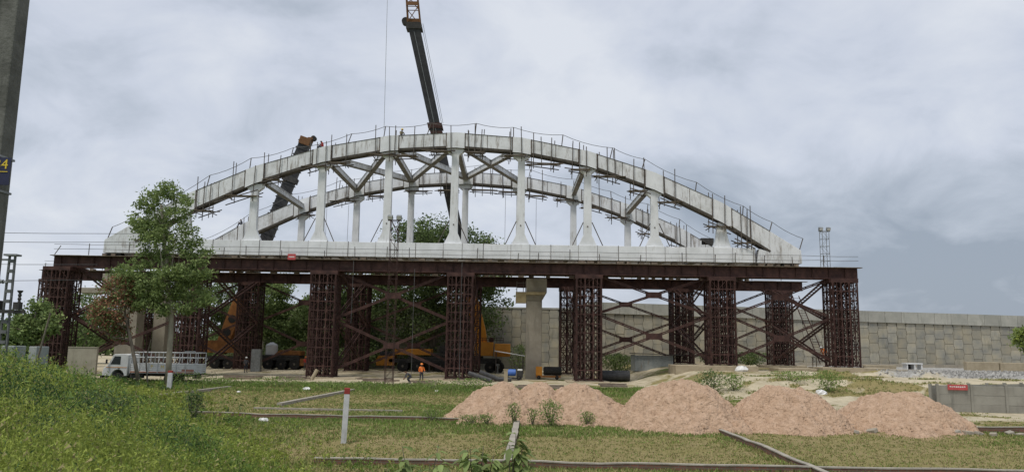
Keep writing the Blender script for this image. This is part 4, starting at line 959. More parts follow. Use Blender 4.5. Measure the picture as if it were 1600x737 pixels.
# gravel mounds: rubble pieces scattered
def rubble():
    n = 9000; x = RNG.uniform(26, 62, n); y = RNG.uniform(60, 92, n); a, l, g = zones(x, y); k = (g > .45); x = x[k]; y = y[k]; z = gz(x, y); n = len(x)
    s = RNG.uniform(.04, .2, n)**1.0
    tet = np.array([[[-1, -1, -.5], [1, -1, -.4], [0, .2, 1]], [[1, -1, -.4], [0, 1, -.5], [0, .2, 1]], [[0, 1, -.5], [-1, -1, -.5], [0, .2, 1]]])
    th = RNG.uniform(0, 6.28, n); c, s_2 = np.cos(th), np.sin(th); T = np.repeat(tet.reshape(1, 9, 3), n, 0)*s[:, None, None]
    X = T[..., 0]*c[:, None]-T[..., 1]*s_2[:, None]; Y_ = T[..., 0]*s_2[:, None]+T[..., 1]*c[:, None]; V = np.stack([X+x[:, None], Y_+y[:, None], T[..., 2]+z[:, None]], -1).reshape(-1, 3, 3)
    o = quads('gravel', V, [mat('gravel_stone', [(.22, .215, .20), (.37, .36, .34)], .95, 3, island=.4)], k=3); tag(o, 'grey broken gravel spread before the retaining wall', 'gravel', kind='stuff')
rubble()
# stairs and ladder at the right end
def ladder(name, a, b, w, label, steps, mt=RUST, axis='x'):
    a = Vector(a); b = Vector(b); g = empty(name, a, 0, label, 'ladder'); d = b-a; sdv = Vector((w/2, 0, 0)) if axis == 'x' else Vector((0, w/2, 0))
    for s in (-1, 1): m = MB(); m.bar(sdv*s, d+sdv*s, .06, .12); m.build('rail', mt, g)
    m = MB()
    for i in range(1, steps): m.bar(d*(i/steps)-sdv, d*(i/steps)+sdv, .1, .04)
    m.each('rung', mt, g)
ladder('access_ladder', P(1287, 568, 86), P(1243, 462, 92), .75, 'long brown ladder rising between the two rightmost trestles', 26)

# ------------------------------------------------------------------ people
def person(loc, label, pose='stand', rz=0, top=CL_OR, leg=CL_DK, hat=HATY, s=1.0, cat='person'):
    J = {}
    if pose == 'stand':
        pts = {'pel': (0, 0, .93), 'wai': (0, 0, 1.08), 'che': (0, -.01, 1.32), 'nek': (0, -.01, 1.47), 'hed': (0, -.02, 1.57), 'crn': (0, -.02, 1.68),
               'shL': (-.19, 0, 1.40), 'elL': (-.25, .0, 1.12), 'wrL': (-.22, -.14, .92), 'shR': (.19, 0, 1.40), 'elR': (.27, -.06, 1.14), 'wrR': (.2, -.26, 1.02),
               'hiL': (-.1, 0, .88), 'knL': (-.12, -.03, .48), 'anL': (-.13, .02, .09), 'toL': (-.15, -.16, .035), 'hiR': (.1, 0, .88), 'knR': (.14, -.02, .48), 'anR': (.16, .04, .09), 'toR': (.19, -.14, .035)}
    elif pose == 'sit':
        pts = {'pel': (0, 0, .12), 'wai': (0, .0, .27), 'che': (0, -.08, .5), 'nek': (0, -.13, .64), 'hed': (0, -.17, .73), 'crn': (0, -.18, .84),
               'shL': (-.19, -.08, .58), 'elL': (-.25, -.2, .34), 'wrL': (-.16, -.38, .36), 'shR': (.19, -.08, .58), 'elR': (.26, -.2, .34), 'wrR': (.16, -.38, .36),
               'hiL': (-.1, -.02, .12), 'knL': (-.13, -.42, .26), 'anL': (-.13, -.5, -.12), 'toL': (-.13, -.65, -.16), 'hiR': (.1, -.02, .12), 'knR': (.13, -.42, .26), 'anR': (.13, -.5, -.12), 'toR': (.13, -.65, -.16)}
    else:   # bending / crouching
        pts = {'pel': (0, .1, .62), 'wai': (0, -.02, .74), 'che': (0, -.2, .88), 'nek': (0, -.32, .95), 'hed': (0, -.4, 1.0), 'crn': (0, -.48, 1.06),
               'shL': (-.19, -.25, .90), 'elL': (-.24, -.36, .64), 'wrL': (-.15, -.5, .44), 'shR': (.19, -.25, .90), 'elR': (.24, -.36, .64), 'wrR': (.15, -.5, .44),
               'hiL': (-.1, .08, .58), 'knL': (-.16, -.2, .42), 'anL': (-.14, .02, .09), 'toL': (-.16, -.16, .035), 'hiR': (.1, .08, .58), 'knR': (.16, -.16, .42), 'anR': (.15, .08, .09), 'toR': (.17, -.1, .035)}
    rad = {'pel': .13, 'wai': .125, 'che': .145, 'nek': .06, 'hed': .088, 'crn': .085, 'shL': .068, 'elL': .046, 'wrL': .032, 'hiL': .092, 'knL': .064, 'anL': .045, 'toL': .038}
    for k_ in ('sh', 'el', 'wr', 'hi', 'kn', 'an', 'to'): rad[k_+'R'] = rad[k_+'L']
    ed = [('pel', 'wai'), ('wai', 'che'), ('che', 'nek'), ('nek', 'hed'), ('hed', 'crn')]
    for q in 'LR': ed += [('che', 'sh'+q), ('sh'+q, 'el'+q), ('el'+q, 'wr'+q), ('pel', 'hi'+q), ('hi'+q, 'kn'+q), ('kn'+q, 'an'+q), ('an'+q, 'to'+q)]
    for q in 'LR':     # palm and five fingers
        w = Vector(pts['wr'+q]); d = (w-Vector(pts['el'+q])).normalized(); sx = -1 if q == 'L' else 1
        pts['pa'+q] = tuple(w+d*.07); rad['pa'+q] = .03; ed.append(('wr'+q, 'pa'+q)); sd2 = d.cross(Vector((0, 0, 1)));
        if sd2.length < .1: sd2 = Vector((0, 1, 0))
        sd2.normalize()
        for i, (o_, ln) in enumerate(((-.03, .07), (-.01, .085), (.01, .08), (.03, .065))):
            k1 = 'f%d%s' % (i, q); pts[k1] = tuple(w+d*(.08+ln*.6)+sd2*o_*1.3); rad[k1] = .009; ed.append(('pa'+q, k1))
        k1 = 'th'+q; pts[k1] = tuple(w+d*.07+sd2*.06); rad[k1] = .011; ed.append(('wr'+q, k1))
    keys = list(pts); me = bpy.data.meshes.new('person'); me.from_pydata([pts[k_] for k_ in keys], [(keys.index(a), keys.index(b)) for a, b in ed], [])
    tmp = bpy.data.objects.new('tmp', me); COL.objects.link(tmp); sm = tmp.modifiers.new('s', 'SKIN'); sm.use_smooth_shade = True
    for i, k_ in enumerate(keys): r_ = rad[k_]; me.skin_vertices[0].data[i].radius = (r_, r_); me.skin_vertices[0].data[i].use_root = (k_ == 'pel')
    sb = tmp.modifiers.new('u', 'SUBSURF'); sb.levels = 1
    bpy.context.view_layer.update(); bm_ = bpy.data.meshes.new_from_object(tmp.evaluated_get(bpy.context.evaluated_depsgraph_get())); bpy.data.objects.remove(tmp)
    bm_.materials.clear()
    for q in (SKIN, top, leg, BLACK): bm_.materials.append(q)
    P_ = {k_: Vector(v) for k_, v in pts.items()}
    grp = {'hed': 0, 'crn': 0, 'nek': 0, 'pel': 2, 'wai': 1, 'che': 1}
    for q in 'LR': grp.update({'sh'+q: 1, 'el'+q: 1, 'wr'+q: 0, 'pa'+q: 0, 'th'+q: 0, 'hi'+q: 2, 'kn'+q: 2, 'an'+q: 2, 'to'+q: 3}); [grp.__setitem__('f%d%s' % (i, q), 0) for i in range(4)]
    for f in bm_.polygons: k_ = min(P_, key=lambda k2: (P_[k2]-f.center).length-rad[k2]*.6); f.material_index = grp[k_]
    bm_.name = 'person'; o = bpy.data.objects.new('person', bm_); COL.objects.link(o); o.location = loc; o.rotation_euler = (0, 0, rz); o.scale = (s, s, s); tag(o, label, cat)
    hd = P_['crn']
    if hat:
        m = MB(); m.lathe([(.15, -.03), (.125, -.02), (.12, .04), (.08, .09), (.01, .11)], 14, (hd.x, hd.y, hd.z)); m.build('helmet', hat, o, smooth=True)
    face = MB(); h_ = P_['hed']
    for sx in (-.035, .035): face.lathe([(.013, 0), (.008, -.008)], 8, (h_.x+sx, h_.y-.088, h_.z+.045), 'y')
    face.box((h_.x, h_.y-.085, h_.z-.04), (.05, .012, .012)); face.build('face_features', BLACK, o)
    nb = MB(); nb.box((h_.x, h_.y-.098, h_.z+.01), (.026, .035, .045)); nb.build('nose', SKIN, o)
    return o
Yp = 71; p = P(658, 597, Yp); HATO = mat('orange_helmet', [(.7, .2, .03), (.8, .25, .05)], .4, 5)
person((p.x, Yp, g1(p.x, Yp)), 'worker in orange helmet and orange vest standing on the sand before the yellow crane', 'stand', .5, CL_OR, CL_DK, HATO)
p = P(640, 600, Yp-1); person((p.x, Yp-1, g1(p.x, Yp-1)), 'worker in dark clothes bending down left of the orange-vested worker', 'bend', -1.2, CL_GR, CL_DK, None)
p = P(504, 229, YN); person((p.x, YN, ztop(p.x)+.0), 'worker in red shirt sitting on top of the front arch right of the leaning boom', 'sit', -.9, CL_RED, CL_DK, None)
p = P(627, 211, YN); person((p.x, YN, ztop(p.x)-.1), 'worker in yellow helmet crouching on the front arch top', 'sit', .6, CL_KH, CL_DK, HATY)
p = P(378, 352, YF); person((p.x, YF, ztop(p.x)+.05), 'worker in dark clothes sitting on the low left part of the back arch', 'sit', -1.4, CL_GR, CL_DK, None)
p = P(1289, 540, 84); person((p.x, 84, 2.75), 'worker in orange overalls climbing by the rightmost trestle', 'bend', -1.4, CL_OR, CL_OR, WPLAS) 
m = MB(); m.b2(-1.3, 1.3, -.6, .6, 0, .06); 
for x in (-1.2, 1.2):
    for y in (-.5, .5): m.tube([(x, y, 0), (x, y, -1.6)], .05, 6)
m.tube([(-1.2, -.5, -1.5), (1.2, -.5, -.2)], .04, 6); tag(m.build('work_platform', PLANK, loc=(p.x, 84, 2.69)), 'small plank platform under the orange-clad worker at the right trestle', 'platform')
p = P(477, 577, 97); person((p.x, 97, g1(p.x, 97)), 'worker in reddish shirt standing at the right end of the orange crane', 'stand', 0, CL_RED, CL_GR, HATO)
p = P(383, 590, 88); person((p.x, 88, g1(p.x, 88)), 'worker with a pale headcloth standing before the orange crane front wheels', 'stand', .8, CL_GR, CL_DK, WPLAS)
p = P(456, 401, YN-1); m = MB(); m.b2(-.4, .4, -.02, .02, -.3, .3); tag(m.build('red_sign', SIGNR, loc=(p.x, YN-1.06, p.z)), 'small red board hung on the front girder railing', 'sign')
MB().b2(-.28, .28, -.03, -.024, -.05, .03).build('white_band', WPLAS, bpy.data.objects['red_sign'])
# box and cables over the back arch foot at right
p = P(1104, 382, YF); m = MB(); m.box((0, 0, .3), (1.6, 1.0, .9)); tag(m.build('tool_box', CHAS, loc=(p.x, YF, ztop(p.x)), bevel=.05), 'dark box standing on the low right foot of the back arch', 'box')

# ------------------------------------------------------------------ poles, wires, catenary mast (left)
def left_pole():
    Y = 11.0; pr = P(42, 0, Y); pc = P(4, 200, Y); x0 = P(-2, 160, Y).x
    w = .46; xr = P(25, 120, Y).x; cx = xr-w/2-.0; z0 = g1(cx, Y)-.2
    g = empty('concrete_pole', (cx, Y, z0), 0, 'thick grey concrete pole with a navy number plate at the left edge', 'pole')
    m = MB(); h = 11.0; 
    m.add([(-w/2*1.12, -.16, 0), (w/2*1.02, -.16, 0), (w/2*1.02, .16, 0), (-w/2*1.12, .16, 0), (-w/2*.9, -.12, h), (w/2*.98, -.12, h), (w/2*.98, .12, h), (-w/2*.9, .12, h)], [(0, 1, 2, 3), (4, 5, 6, 7), (0, 1, 5, 4), (1, 2, 6, 5), (2, 3, 7, 6), (3, 0, 4, 7)]); m.build('shaft', POLEC, g, bevel=.02)
    pl = P(18, 268, Y-.2); zc = pl.z-z0
    e = P(17, 268, Y-.19).x-cx
    m = MB(); m.b2(e-.44, e, -.215, -.2, zc-.2, zc+.2); po = m.build('number_plate', NAVY, g)
    text_mesh('34', .2, 'plate_digits', LETY, po, (e-.13, -.218, zc+.095), (R(90), 0, 0), .003)
    text_mesh('1', .19, 'plate_digits', LETY, po, (e-.15, -.218, zc-.1), (R(90), 0, 0), .003)
    MB().b2(e-.4, e-.03, -.222, -.217, zc-.012, zc-.002).build('plate_line', LETY, po)
    m = MB(); 
    for z in (zc-.26, zc+.24): m.b2(-w/2-.02, w/2+.012, -.17, .17, z-.015, z+.015)
    m.build('clamp_band', STEELG, g)
    m = MB(); m.tube([(-.1, -.2, 3), (-.12, -.21, 8), (-.09, -.2, h)], .03, 8); m.build('cable_conduit', WPLAS, g)
    return g
left_pole()
def catenary():
    Y = 42; p = P(4, 545, Y); z0 = g1(p.x, Y)-.1; tp = P(22, 400, Y); h = tp.z-z0
    g = empty('catenary_mast', (p.x, Y, z0), 0, 'grey lattice railway mast with insulators and a side arm at the left', 'mast'); w = .30
    m = MB(); n_ = 11
    for s in (-1, 1): m.bar((s*w/2*1.4, 0, 0), (s*w/2, 0, h), .08, .12, (0, 1, 0))
    for i in range(n_):
        z = h*(i+.5)/n_; m.b2(-w/2, w/2, -.1, .1, z-.09, z+.09)
    m.build('mast_frame', DSTEEL, g)
    m = MB(); m.b2(-.35, .35, -.25, .25, h, h+.1); m.b2(-1.2, -.2, -.04, .04, h-.25, h-.15); m.build('top_plate', STEELG, g)
    m = MB(); za = P(17, 487, Y).z-z0; m.b2(-1.6, 1.15, -.3, -.18, za-.08, za+.1); m.b2(-.9, -.3, -.3, .3, za+.12, za+.6); m.build('equipment_arm', CHAS, g)
    m = MB(); m.box((.72, -.24, za+.32), (.34, .3, .4)); m.lathe([(.09, .5), (.06, .6), (.1, .7), (.06, .8), (.1, .9), (.06, 1.0), (.14, 1.1), (.14, 1.16)], 12, (.78, -.24, za)); m.build('insulator', CHAS, g)
    m = MB(); zb = P(17, 442, Y).z-z0; m.tube([(-1.6, 0, zb+.6), (-.1, -.1, zb)], .05, 8); m.lathe([(.12, -.4), (.07, -.3), (.12, -.2), (.07, -.1), (.12, 0)], 10, (-.3, -.1, zb+.06), 'x'); m.build('bracket_tube', STEELG, g)
catenary()
for i, (y0, x1, y1, Y, lab) in enumerate([(362, 166, 365, 60, 'topmost dark wire crossing left of the arch'), (377, 166, 378, 60, 'second dark wire crossing left of the arch'), (411, 92, 413, 60, 'third wire reaching the front girder end'), (438, 70, 437, 60, 'lowest wire reaching the back girder end')]):
    a = P(-120, y0, Y); b = P(x1+60, y1, Y+15); rope([a, a.lerp(b, .5)-Vector((0, 0, .05)), b], .022, lab, 'wire', 'overhead wires at the left', 'overhead_wire')
# leaning stick before the left tower
m = MB(); m.tube([P(58, 563, 45), P(79, 488, 45)], .05, 6); tag(m.build('leaning_stick', BARK), 'thin dark stick leaning before the leftmost trestle', 'stick')

# ------------------------------------------------------------------ boundary posts, fence, brick walls
def bpost(xp, yp, Y, h, w, lab, lean=0):
    p = P(xp, yp, Y); z = g1(p.x, Y); g = empty('boundary_post', (p.x, Y, z-.05), .25, lab, 'post', 'red topped boundary posts'); g.rotation_euler = (0, lean, .2)
    m = MB(); m.b2(-w/2, w/2, -w/2, w/2, 0, h*.89); m.build('shaft', POSTW, g, bevel=.012); m = MB(); m.b2(-w/2-.004, w/2+.004, -w/2-.004, w/2+.004, h*.891, h); m.build('painted_top', POSTR, g, bevel=.015)
bpost(537, 685, 27.6, 1.95, .19, 'white concrete boundary post with a red top standing on the near grass', R(1.5))
bpost(265, 597, 56, 1.35, .3, 'white boundary post with a red top before the rear of the truck', R(.5))
def fence():
    A = P(1466, 636, 46.5); A.z = 0; B = Vector((38.5, 47.5, 0)); B = Vector((44, 43.5, 0)); d = (B-A); L_ = d.length; n_ = int(L_/1.75); g = empty('precast_fence', A, math.atan2(d.y, d.x), 'grey precast concrete fence with posts and a red plate at right', 'fence')
    st = L_/n_
    for i in range(n_+1): m = MB(); m.b2(i*st-.07, i*st+.07, -.1, .07, -.2, 1.62); m.build('post', FENC, g, bevel=.01)
    for i in range(n_):
        m = MB()
        for k_ in range(3): m.b2(i*st+.071, (i+1)*st-.071, -.035+.006*((i+k_) % 3), .03, -.1+k_*.545, .435+k_*.545)
        m.build('panel', FENC, g, bevel=.012)
    m = MB(); m.b2(.3+.25, 1.75-.1, -.115, -.1, 1.28, 1.6); r = m.build('red_plate', SIGNR, g); m = MB(); rn = random.Random(2)
    x = .66
    while x < 1.5: w_ = rn.uniform(.03, .1); m.b2(x, x+w_, -.121, -.116, 1.42+rn.uniform(0, .03), 1.5); x += w_+.04
    m.build('faded_lettering', WPLAS, r)
    B0 = A+Vector((-.3, .2, 0)); g2 = empty('precast_fence', B0, R(28), 'second precast fence run going back behind the front one at right', 'fence')
    for i in range(9): m = MB(); m.b2(i*1.9-.06, i*1.9+.06, -.08, .08, -.2, 1.6); m.build('post', FENC, g2)
    for i in range(8):
        m = MB()
        for k_ in range(3): m.b2(i*1.9+.061, (i+1)*1.9-.061, -.03, .03, -.1+k_*.54, .43+k_*.54)
        m.build('panel', FENC, g2)
fence()
def brickwall(a, b, w, h, label, rnd=4, crack=True):
    a = Vector((*a, 0)); b = Vector((*b, 0)); d = b-a; L_ = d.length; g = empty('low_brick_wall', a, math.atan2(d.y, d.x), label, 'wall', 'low brick plot walls'); rn = random.Random(rnd); n_ = max(2, int(L_/.8)); M1 = MB(); M2 = MB()
    def zg(s): p = a+d*(s/L_); return g1(p.x, p.y)
    xs_ = [L_*i/n_ for i in range(n_+1)]; tops = [zg(x)+h+rn.uniform(-.02, .02) for x in xs_]; offs = [rn.uniform(-.02, .02) for _ in xs_]
    for i in range(n_):
        x0, x1 = xs_[i], xs_[i+1]; t0, t1 = tops[i], tops[i+1]; o0, o1 = offs[i], offs[i+1]
        for (M_, wa, za0, za1, zt0, zt1) in ((M1, w/2, -.4, -.4, t0-.035, t1-.035), (M2, w/2+.012, t0-.034, t1-.034, t0, t1)):
            M_.add([(x0, o0-wa, za0), (x1, o1-wa, za1), (x1, o1+wa, za1), (x0, o0+wa, za0), (x0, o0-wa, zt0), (x1, o1-wa, zt1), (x1, o1+wa, zt1), (x0, o0+wa, zt0)], [(0, 1, 2, 3), (4, 5, 6, 7), (0, 1, 5, 4), (2, 3, 7, 6)]+([(0, 3, 7, 4)] if i == 0 else [])+([(1, 2, 6, 5)] if i == n_-1 else []))
    M1.build('brickwork', BRICK, g); M2.build('mortar_cap', MORT, g)
brickwall((-5.6, 22.9), (.0, 22.85), .15, .19, 'low brick wall along the bottom of the photo, left of the dividing wall', 1)
brickwall((.2, 22.85), (22, 22.3), .15, .19, 'long low brick wall along the bottom edge of the photo at right', 2)
brickwall((-.02, 22.98), (.38, 35.3), .22, .2, 'low wall running away from the camera at the left end of the sand heaps', 3)
brickwall((8.7, 21.5), (8.8, 35.2), .15, .2, 'low brick wall running away at right below the largest sand heap', 4)
brickwall((-16.5, 36.6), (.26, 35.5), .13, .2, 'low brick wall crossing behind the near boundary post', 5)
brickwall((.52, 35.5), (6.9, 35.3), .14, .24, 'low brick wall at the foot of the left sand heaps', 6)
brickwall((8.95, 35.2), (27, 34.3), .18, .28, 'low brick wall partly buried under the right sand heaps', 7)
def kerbline(a, b, w, h, label): 
    m = MB(); a3 = Vector((*a, g1(*a))); b3 = Vector((*b, g1(*b))); m.bar(a3+Vector((0, 0, h/2)), b3+Vector((0, 0, h/2)), w, h+.1); tag(m.build('low_kerb', MORT), label, 'kerb', 'thin kerbs of the far plots')
kerbline((-12.6, 43), (-11.4, 57), .3, .12, 'pale kerb slanting behind the near boundary post')
kerbline((-21.5, 48), (-20.9, 58.5), .3, .12, 'pale kerb slanting away right of the truck')
kerbline((-13.2, 40.6), (-5.5, 40.4), .2, .05, 'thin faint kerb just behind the near boundary post')

# ------------------------------------------------------------------ sand heaps
def heap(cones, label, seed):
    """cones: (px, py, Y, run of the slope, x stretch)"""
    C_ = []
    for (px, py, Y, sl, sx) in cones:
        p = P(px, py, Y); C_.append((p.x, p.y, p.z, sl, sx))
    x0 = min(c[0]-c[2]/c[3]*c[4] for c in C_)-1; x1 = max(c[0]+c[2]/c[3]*c[4] for c in C_)+1; y0 = min(c[1]-c[2]/c[3] for c in C_)-1; y1 = max(c[1]+c[2]/c[3] for c in C_)+1
    st = .07; xs = np.arange(x0, x1, st); ys = np.arange(y0, y1, st); X, Y = np.meshgrid(xs, ys); wx = X+(fbm(X*.8, Y*.8, seed)-.5)*1.1+(fbm(X*3, Y*3, seed+21)-.5)*.3; wy = Y+(fbm(X*.8, Y*.8, seed+9)-.5)*1.1+(fbm(X*3, Y*3, seed+22)-.5)*.3
    Z = np.full(X.shape, -1.)
    for (cx, cy, cz, sl, sx) in C_:
        r = np.hypot((wx-cx)/sx, wy-cy); q_ = .3 if cz > 0 and len(C_) < 3 else 1.3; rr = np.sqrt(r*r+q_)-math.sqrt(q_)+.1; zz = cz-sl*1.09*rr; th = np.arctan2(wy-cy, (wx-cx)/sx)
        zz = zz+(fbm(th*9, r*.7, seed+3)-.5)*.16*np.clip(r, 0, 1)
        k = .12; m_ = np.maximum(Z, zz); Z = m_+k*np.log(np.exp((Z-m_)/k)+np.exp((zz-m_)/k))*1.0
    Z = Z+(fbm(X*2.5, Y*2.5, seed+5)-.5)*.2+(np.abs(fbm(X*3.2+Y*.8, Y*3.2, seed+7)-.5)*2)**.7*.14-.07+(fbm(X*9, Y*9, seed+6)-.5)*.12
    G = gz(X, Y); toe_ = Z-G; Z = np.where(toe_ < .15, G-.12+ (toe_+.0)*0+ np.clip((toe_+.15)/.3, 0, 1)*.27, Z)
    keep = toe_ > -.15
    nx_, ny_ = len(xs), len(ys); idx = -np.ones(X.size, int); i = np.arange((nx_-1)*(ny_-1)); r = i//(nx_-1); c = i % (nx_-1); v0 = r*nx_+c; fa = np.stack([v0, v0+1, v0+nx_+1, v0+nx_], -1)
    kf = keep.ravel(); fa = fa[kf[fa].any(1)]; used_ = np.unique(fa); idx[used_] = np.arange(len(used_)); fa = idx[fa]
    co = np.stack([X, Y, Z], -1).reshape(-1, 3)[used_]; ox, oy = C_[0][0], C_[0][1]; co = co-np.array([ox, oy, 0])
    me = bpy.data.meshes.new('sand_heap'); me.from_pydata(co.tolist(), [], fa.tolist()); me.polygons.foreach_set('use_smooth', [True]*len(fa)); me.materials.append(SANDP)
    o = bpy.data.objects.new('sand_heap', me); COL.objects.link(o); o.location = (ox, oy, 0); tag(o, label, 'sand heap', 'pinkish sand heaps on the field')
    Zf = np.where(keep, np.maximum(Z, G), G); n = 420; ii = RNG.integers(1, ny_-1, n*6); jj = RNG.integers(1, nx_-1, n*6); ok = (toe_[ii, jj] > -.45) & ((toe_[ii, jj] < .35) | (RNG.random(n*6) < .18)); ii, jj = ii[ok][:n], jj[ok][:n]; m = MB()
    for a, b in zip(ii, jj):
        k = RNG.uniform(.015, .06); c = Vector((X[a, b]-ox, Y[a, b]-oy, Zf[a, b])); m.add([c+Vector((-k, -k, -k*.5)), c+Vector((k, -k*.8, -k*.5)), c+Vector((.2*k, k, -k*.5)), c+Vector((0, 0, k))], [(0, 1, 3), (1, 2, 3), (2, 0, 3)])
    cl = m.build('loose_clods', SANDP, o); cl['kind'] = 'stuff'
heap([(785, 593, 37.2, .72, .95), (764, 620, 36.4, .7, .95)], 'leftmost pinkish sand heap, with a long slope running down to the left', 1)
heap([(838, 593, 37.4, .72, .95)], 'narrow pointed sand heap, second from the left', 2)
heap([(906, 596, 37.4, .68, 1.05), (925, 604, 37.2, .64, 1)], 'rounded sand heap in the middle left, third from the left', 3)
heap([(1062, 590, 35.4, .80, .95), (1084, 597, 35.2, .82, .9), (1042, 597, 35.6, .78, .95)], 'tallest broad sand heap, fourth from the left', 4)
heap([(1212, 598, 35.2, .76, 1.0), (1244, 604, 35.2, .76, .95)], 'wide sand heap, fifth from the left, reaching over the brick wall', 5)
heap([(1385, 610, 36.2, .76, 1.0), (1414, 610, 36.4, .76, .95), (1434, 617, 36.4, .74, 1.0)], 'flat topped sand heap at the right end of the row', 6)
heap([(1418, 655, 33.2, .68, .9)], 'small sand spill in front of the rightmost sand heap', 7)

# ------------------------------------------------------------------ vegetation
def leaf_quads(C_, size, asp=.5, droop=0.0, flat=0.0):
    n = len(C_); a = RNG.normal(size=(n, 3)); a[:, 2] = a[:, 2]*(1-flat)-droop; a /= np.linalg.norm(a, axis=1)[:, None]
    b = RNG.normal(size=(n, 3)); b -= (b*a).sum(1)[:, None]*a; b /= np.linalg.norm(b, axis=1)[:, None]
    s = np.asarray(size)*RNG.uniform(.6, 1.3, n); s = s[:, None]
    return np.stack([C_-a*s*.5, C_+b*s*asp*.5, C_+a*s*.5, C_-b*s*asp*.5], 1)
def blob_points(lobes, ncl, per, cr):
    out = []; cents = []
    wts = np.array([l[3]*l[4]*l[5] for l in lobes])**.75; wts /= wts.sum(); ch = RNG.choice(len(lobes), ncl, p=wts)
    for i in ch:
        l = lobes[i]; d = RNG.normal(size=3); d /= np.linalg.norm(d); r = RNG.uniform(.35, 1.0)**.6; c = np.array(l[:3])+d*r*np.array(l[3:6]); cents.append(c)
        k = int(per*RNG.uniform(.5, 1.5)); q = RNG.normal(size=(k, 3))*cr*RNG.uniform(.6, 1.2)*np.array([1, 1, .7]); out.append(c+q)
    return np.concatenate(out), np.array(cents)
def tree(name, label, base, trunk, lobes, ncl, per, cr, leaf, mats, bark=BARK, r0=.25, nlimb=14, asp=.5, droop=0, grp=None, crownname='crown', extra=None, cat='tree'):
    base = Vector(base); g = empty(name, base, 0, label, cat, grp); tp = [Vector(t)-base for t in trunk]
    lb = [(l[0]-base.x, l[1]-base.y, l[2]-base.z, *l[3:]) for l in lobes]
    pts, cents = blob_points(lb, ncl, per, cr); idx = RNG.choice(len(mats), len(pts), p=np.array([.6, .4] if len(mats) == 2 else [1.0]))
    # whole clumps lean to one material
    quads(crownname, leaf_quads(pts, leaf, asp, droop), mats, idx, g)
    m = MB(); m.tube(tp, [r0*(1-.6*i/(len(tp)-1)) for i in range(len(tp))], 10)
    rn = random.Random(len(pts))
    for i in range(nlimb):
        c = Vector(cents[rn.randrange(len(cents))]); s = rn.uniform(.45, 1)*(len(tp)-1); j = min(int(s), len(tp)-2); a = tp[j].lerp(tp[j+1], s-j)
        if c.z < a.z-.5: continue
        mid = a.lerp(c, .5)+Vector((rn.uniform(-.3, .3), rn.uniform(-.3, .3), -.12*(c-a).length)); m.tube([a, mid, c], [r0*.32, r0*.2, r0*.07], 6)
    m.build('trunk', bark, g, smooth=True)
    if extra: extra(g, base)
    return g
def lobe_px(lst, Y, dy=1.0):
    out = []
    for (px, py, rx, ry) in lst:
        c = P(px, py, Y+random.uniform(-.6, .6)); k_ = Y/1200; out.append((c.x, c.y, c.z, rx*k_, max(rx, ry)*k_*dy, ry*k_))
    return out
# the near tree
Y = 59.5; b = P(263, 597, Y); b.z = g1(b.x, Y)-.1
tree('leafy_tree', 'tall slender green tree standing before the white truck', b, [b, P(264, 560, Y), P(267, 520, Y), P(268, 485, Y), P(262, 430, Y), P(256, 370, Y), P(252, 320, Y)],
     lobe_px([(250, 316, 32, 22), (268, 300, 20, 14), (240, 345, 32, 24), (282, 330, 24, 26), (250, 385, 38, 24), (292, 372, 20, 24), (236, 362, 26, 22), (305, 395, 22, 14), (215, 425, 30, 18), (190, 430, 18, 10), (275, 430, 36, 20), (308, 420, 22, 22), (245, 455, 38, 20), (300, 460, 34, 18), (225, 470, 24, 16), (322, 470, 14, 10), (275, 483, 36, 12), (205, 448, 20, 12)], Y),
     400, 50, .27, .27, [LEAF2, LEAF], BARKP, .24, 30, .45)
Y = 58.5; b = P(219, 592, Y); b.z = g1(b.x, Y)-.1
tree('dry_leaved_tree', 'small leaning tree with reddish brown dry leaves left of the near tree trunk', b, [b, P(210, 560, Y), P(203, 525, Y), P(196, 495, Y), P(194, 450, Y)],
     lobe_px([(188, 450, 24, 22), (172, 485, 28, 20), (205, 470, 16, 22), (165, 500, 22, 14), (188, 520, 16, 14), (170, 470, 20, 8)], Y), 230, 34, .32, .22, [LEAFR, LEAF], BARK, .16, 14, .45, .4)
Y = 60.5; b = P(232, 590, Y); b.z = g1(b.x, Y)-.1
m = MB(); m.tube([b, P(228, 560, Y), P(236, 530, Y)], [.07, .05, .04], 6); m.tube([P(228, 560, Y), P(222, 540, Y)], [.04, .02], 6); o = m.build('bare_sapling', BARK); tag(o, 'thin bare dark sapling stem beside the truck', 'sapling')
# background trees
def bgtree(xp, Y, lst, label, mats, ncl, per, leaf, cr=.6, r0=.35, zb=0, grp='trees behind the bridge', nl=16, bark=BARK, name='broadleaf_tree'):
    b = P(xp, 570, Y); b.z = zb; top = lst[0]; tp = P(top[0], top[1], Y)
    tree(name, label, b, [b, b.lerp(tp, .35)+Vector((.3, 0, 0)), b.lerp(tp, .65), b.lerp(tp, .92)], lobe_px(lst, Y), ncl, per, cr, leaf, mats, bark, r0, nl, .6, 0, grp)
Y = 106.5
bgtree(672, 106, [(680, 400, 60, 40), (672, 362, 50, 22), (640, 375, 38, 20), (710, 365, 30, 18), (735, 395, 45, 35), (755, 430, 40, 40), (700, 450, 70, 50), (640, 440, 55, 50), (760, 480, 35, 35), (660, 500, 60, 35), (600, 470, 45, 45), (770, 385, 22, 14), (745, 510, 28, 22)], 'very large dark spreading tree rising behind the middle of the bridge', [LEAFD, LEAF], 900, 50, .36, .7, .8, nl=40)
bgtree(530, 108, [(530, 480, 40, 35), (545, 450, 40, 30), (560, 500, 40, 35), (510, 520, 30, 28), (580, 540, 30, 20), (590, 450, 30, 30)], 'dark tree behind the third back trestle', [LEAFD, LEAF], 300, 50, .4, .7)
bgtree(425, 107, [(425, 470, 22, 40), (415, 500, 28, 30), (440, 450, 16, 20), (435, 520, 26, 30), (408, 450, 12, 22), (445, 480, 14, 18)], 'slim light green tree between the two left cranes', [LEAF, LEAF2], 300, 50, .33, .5)
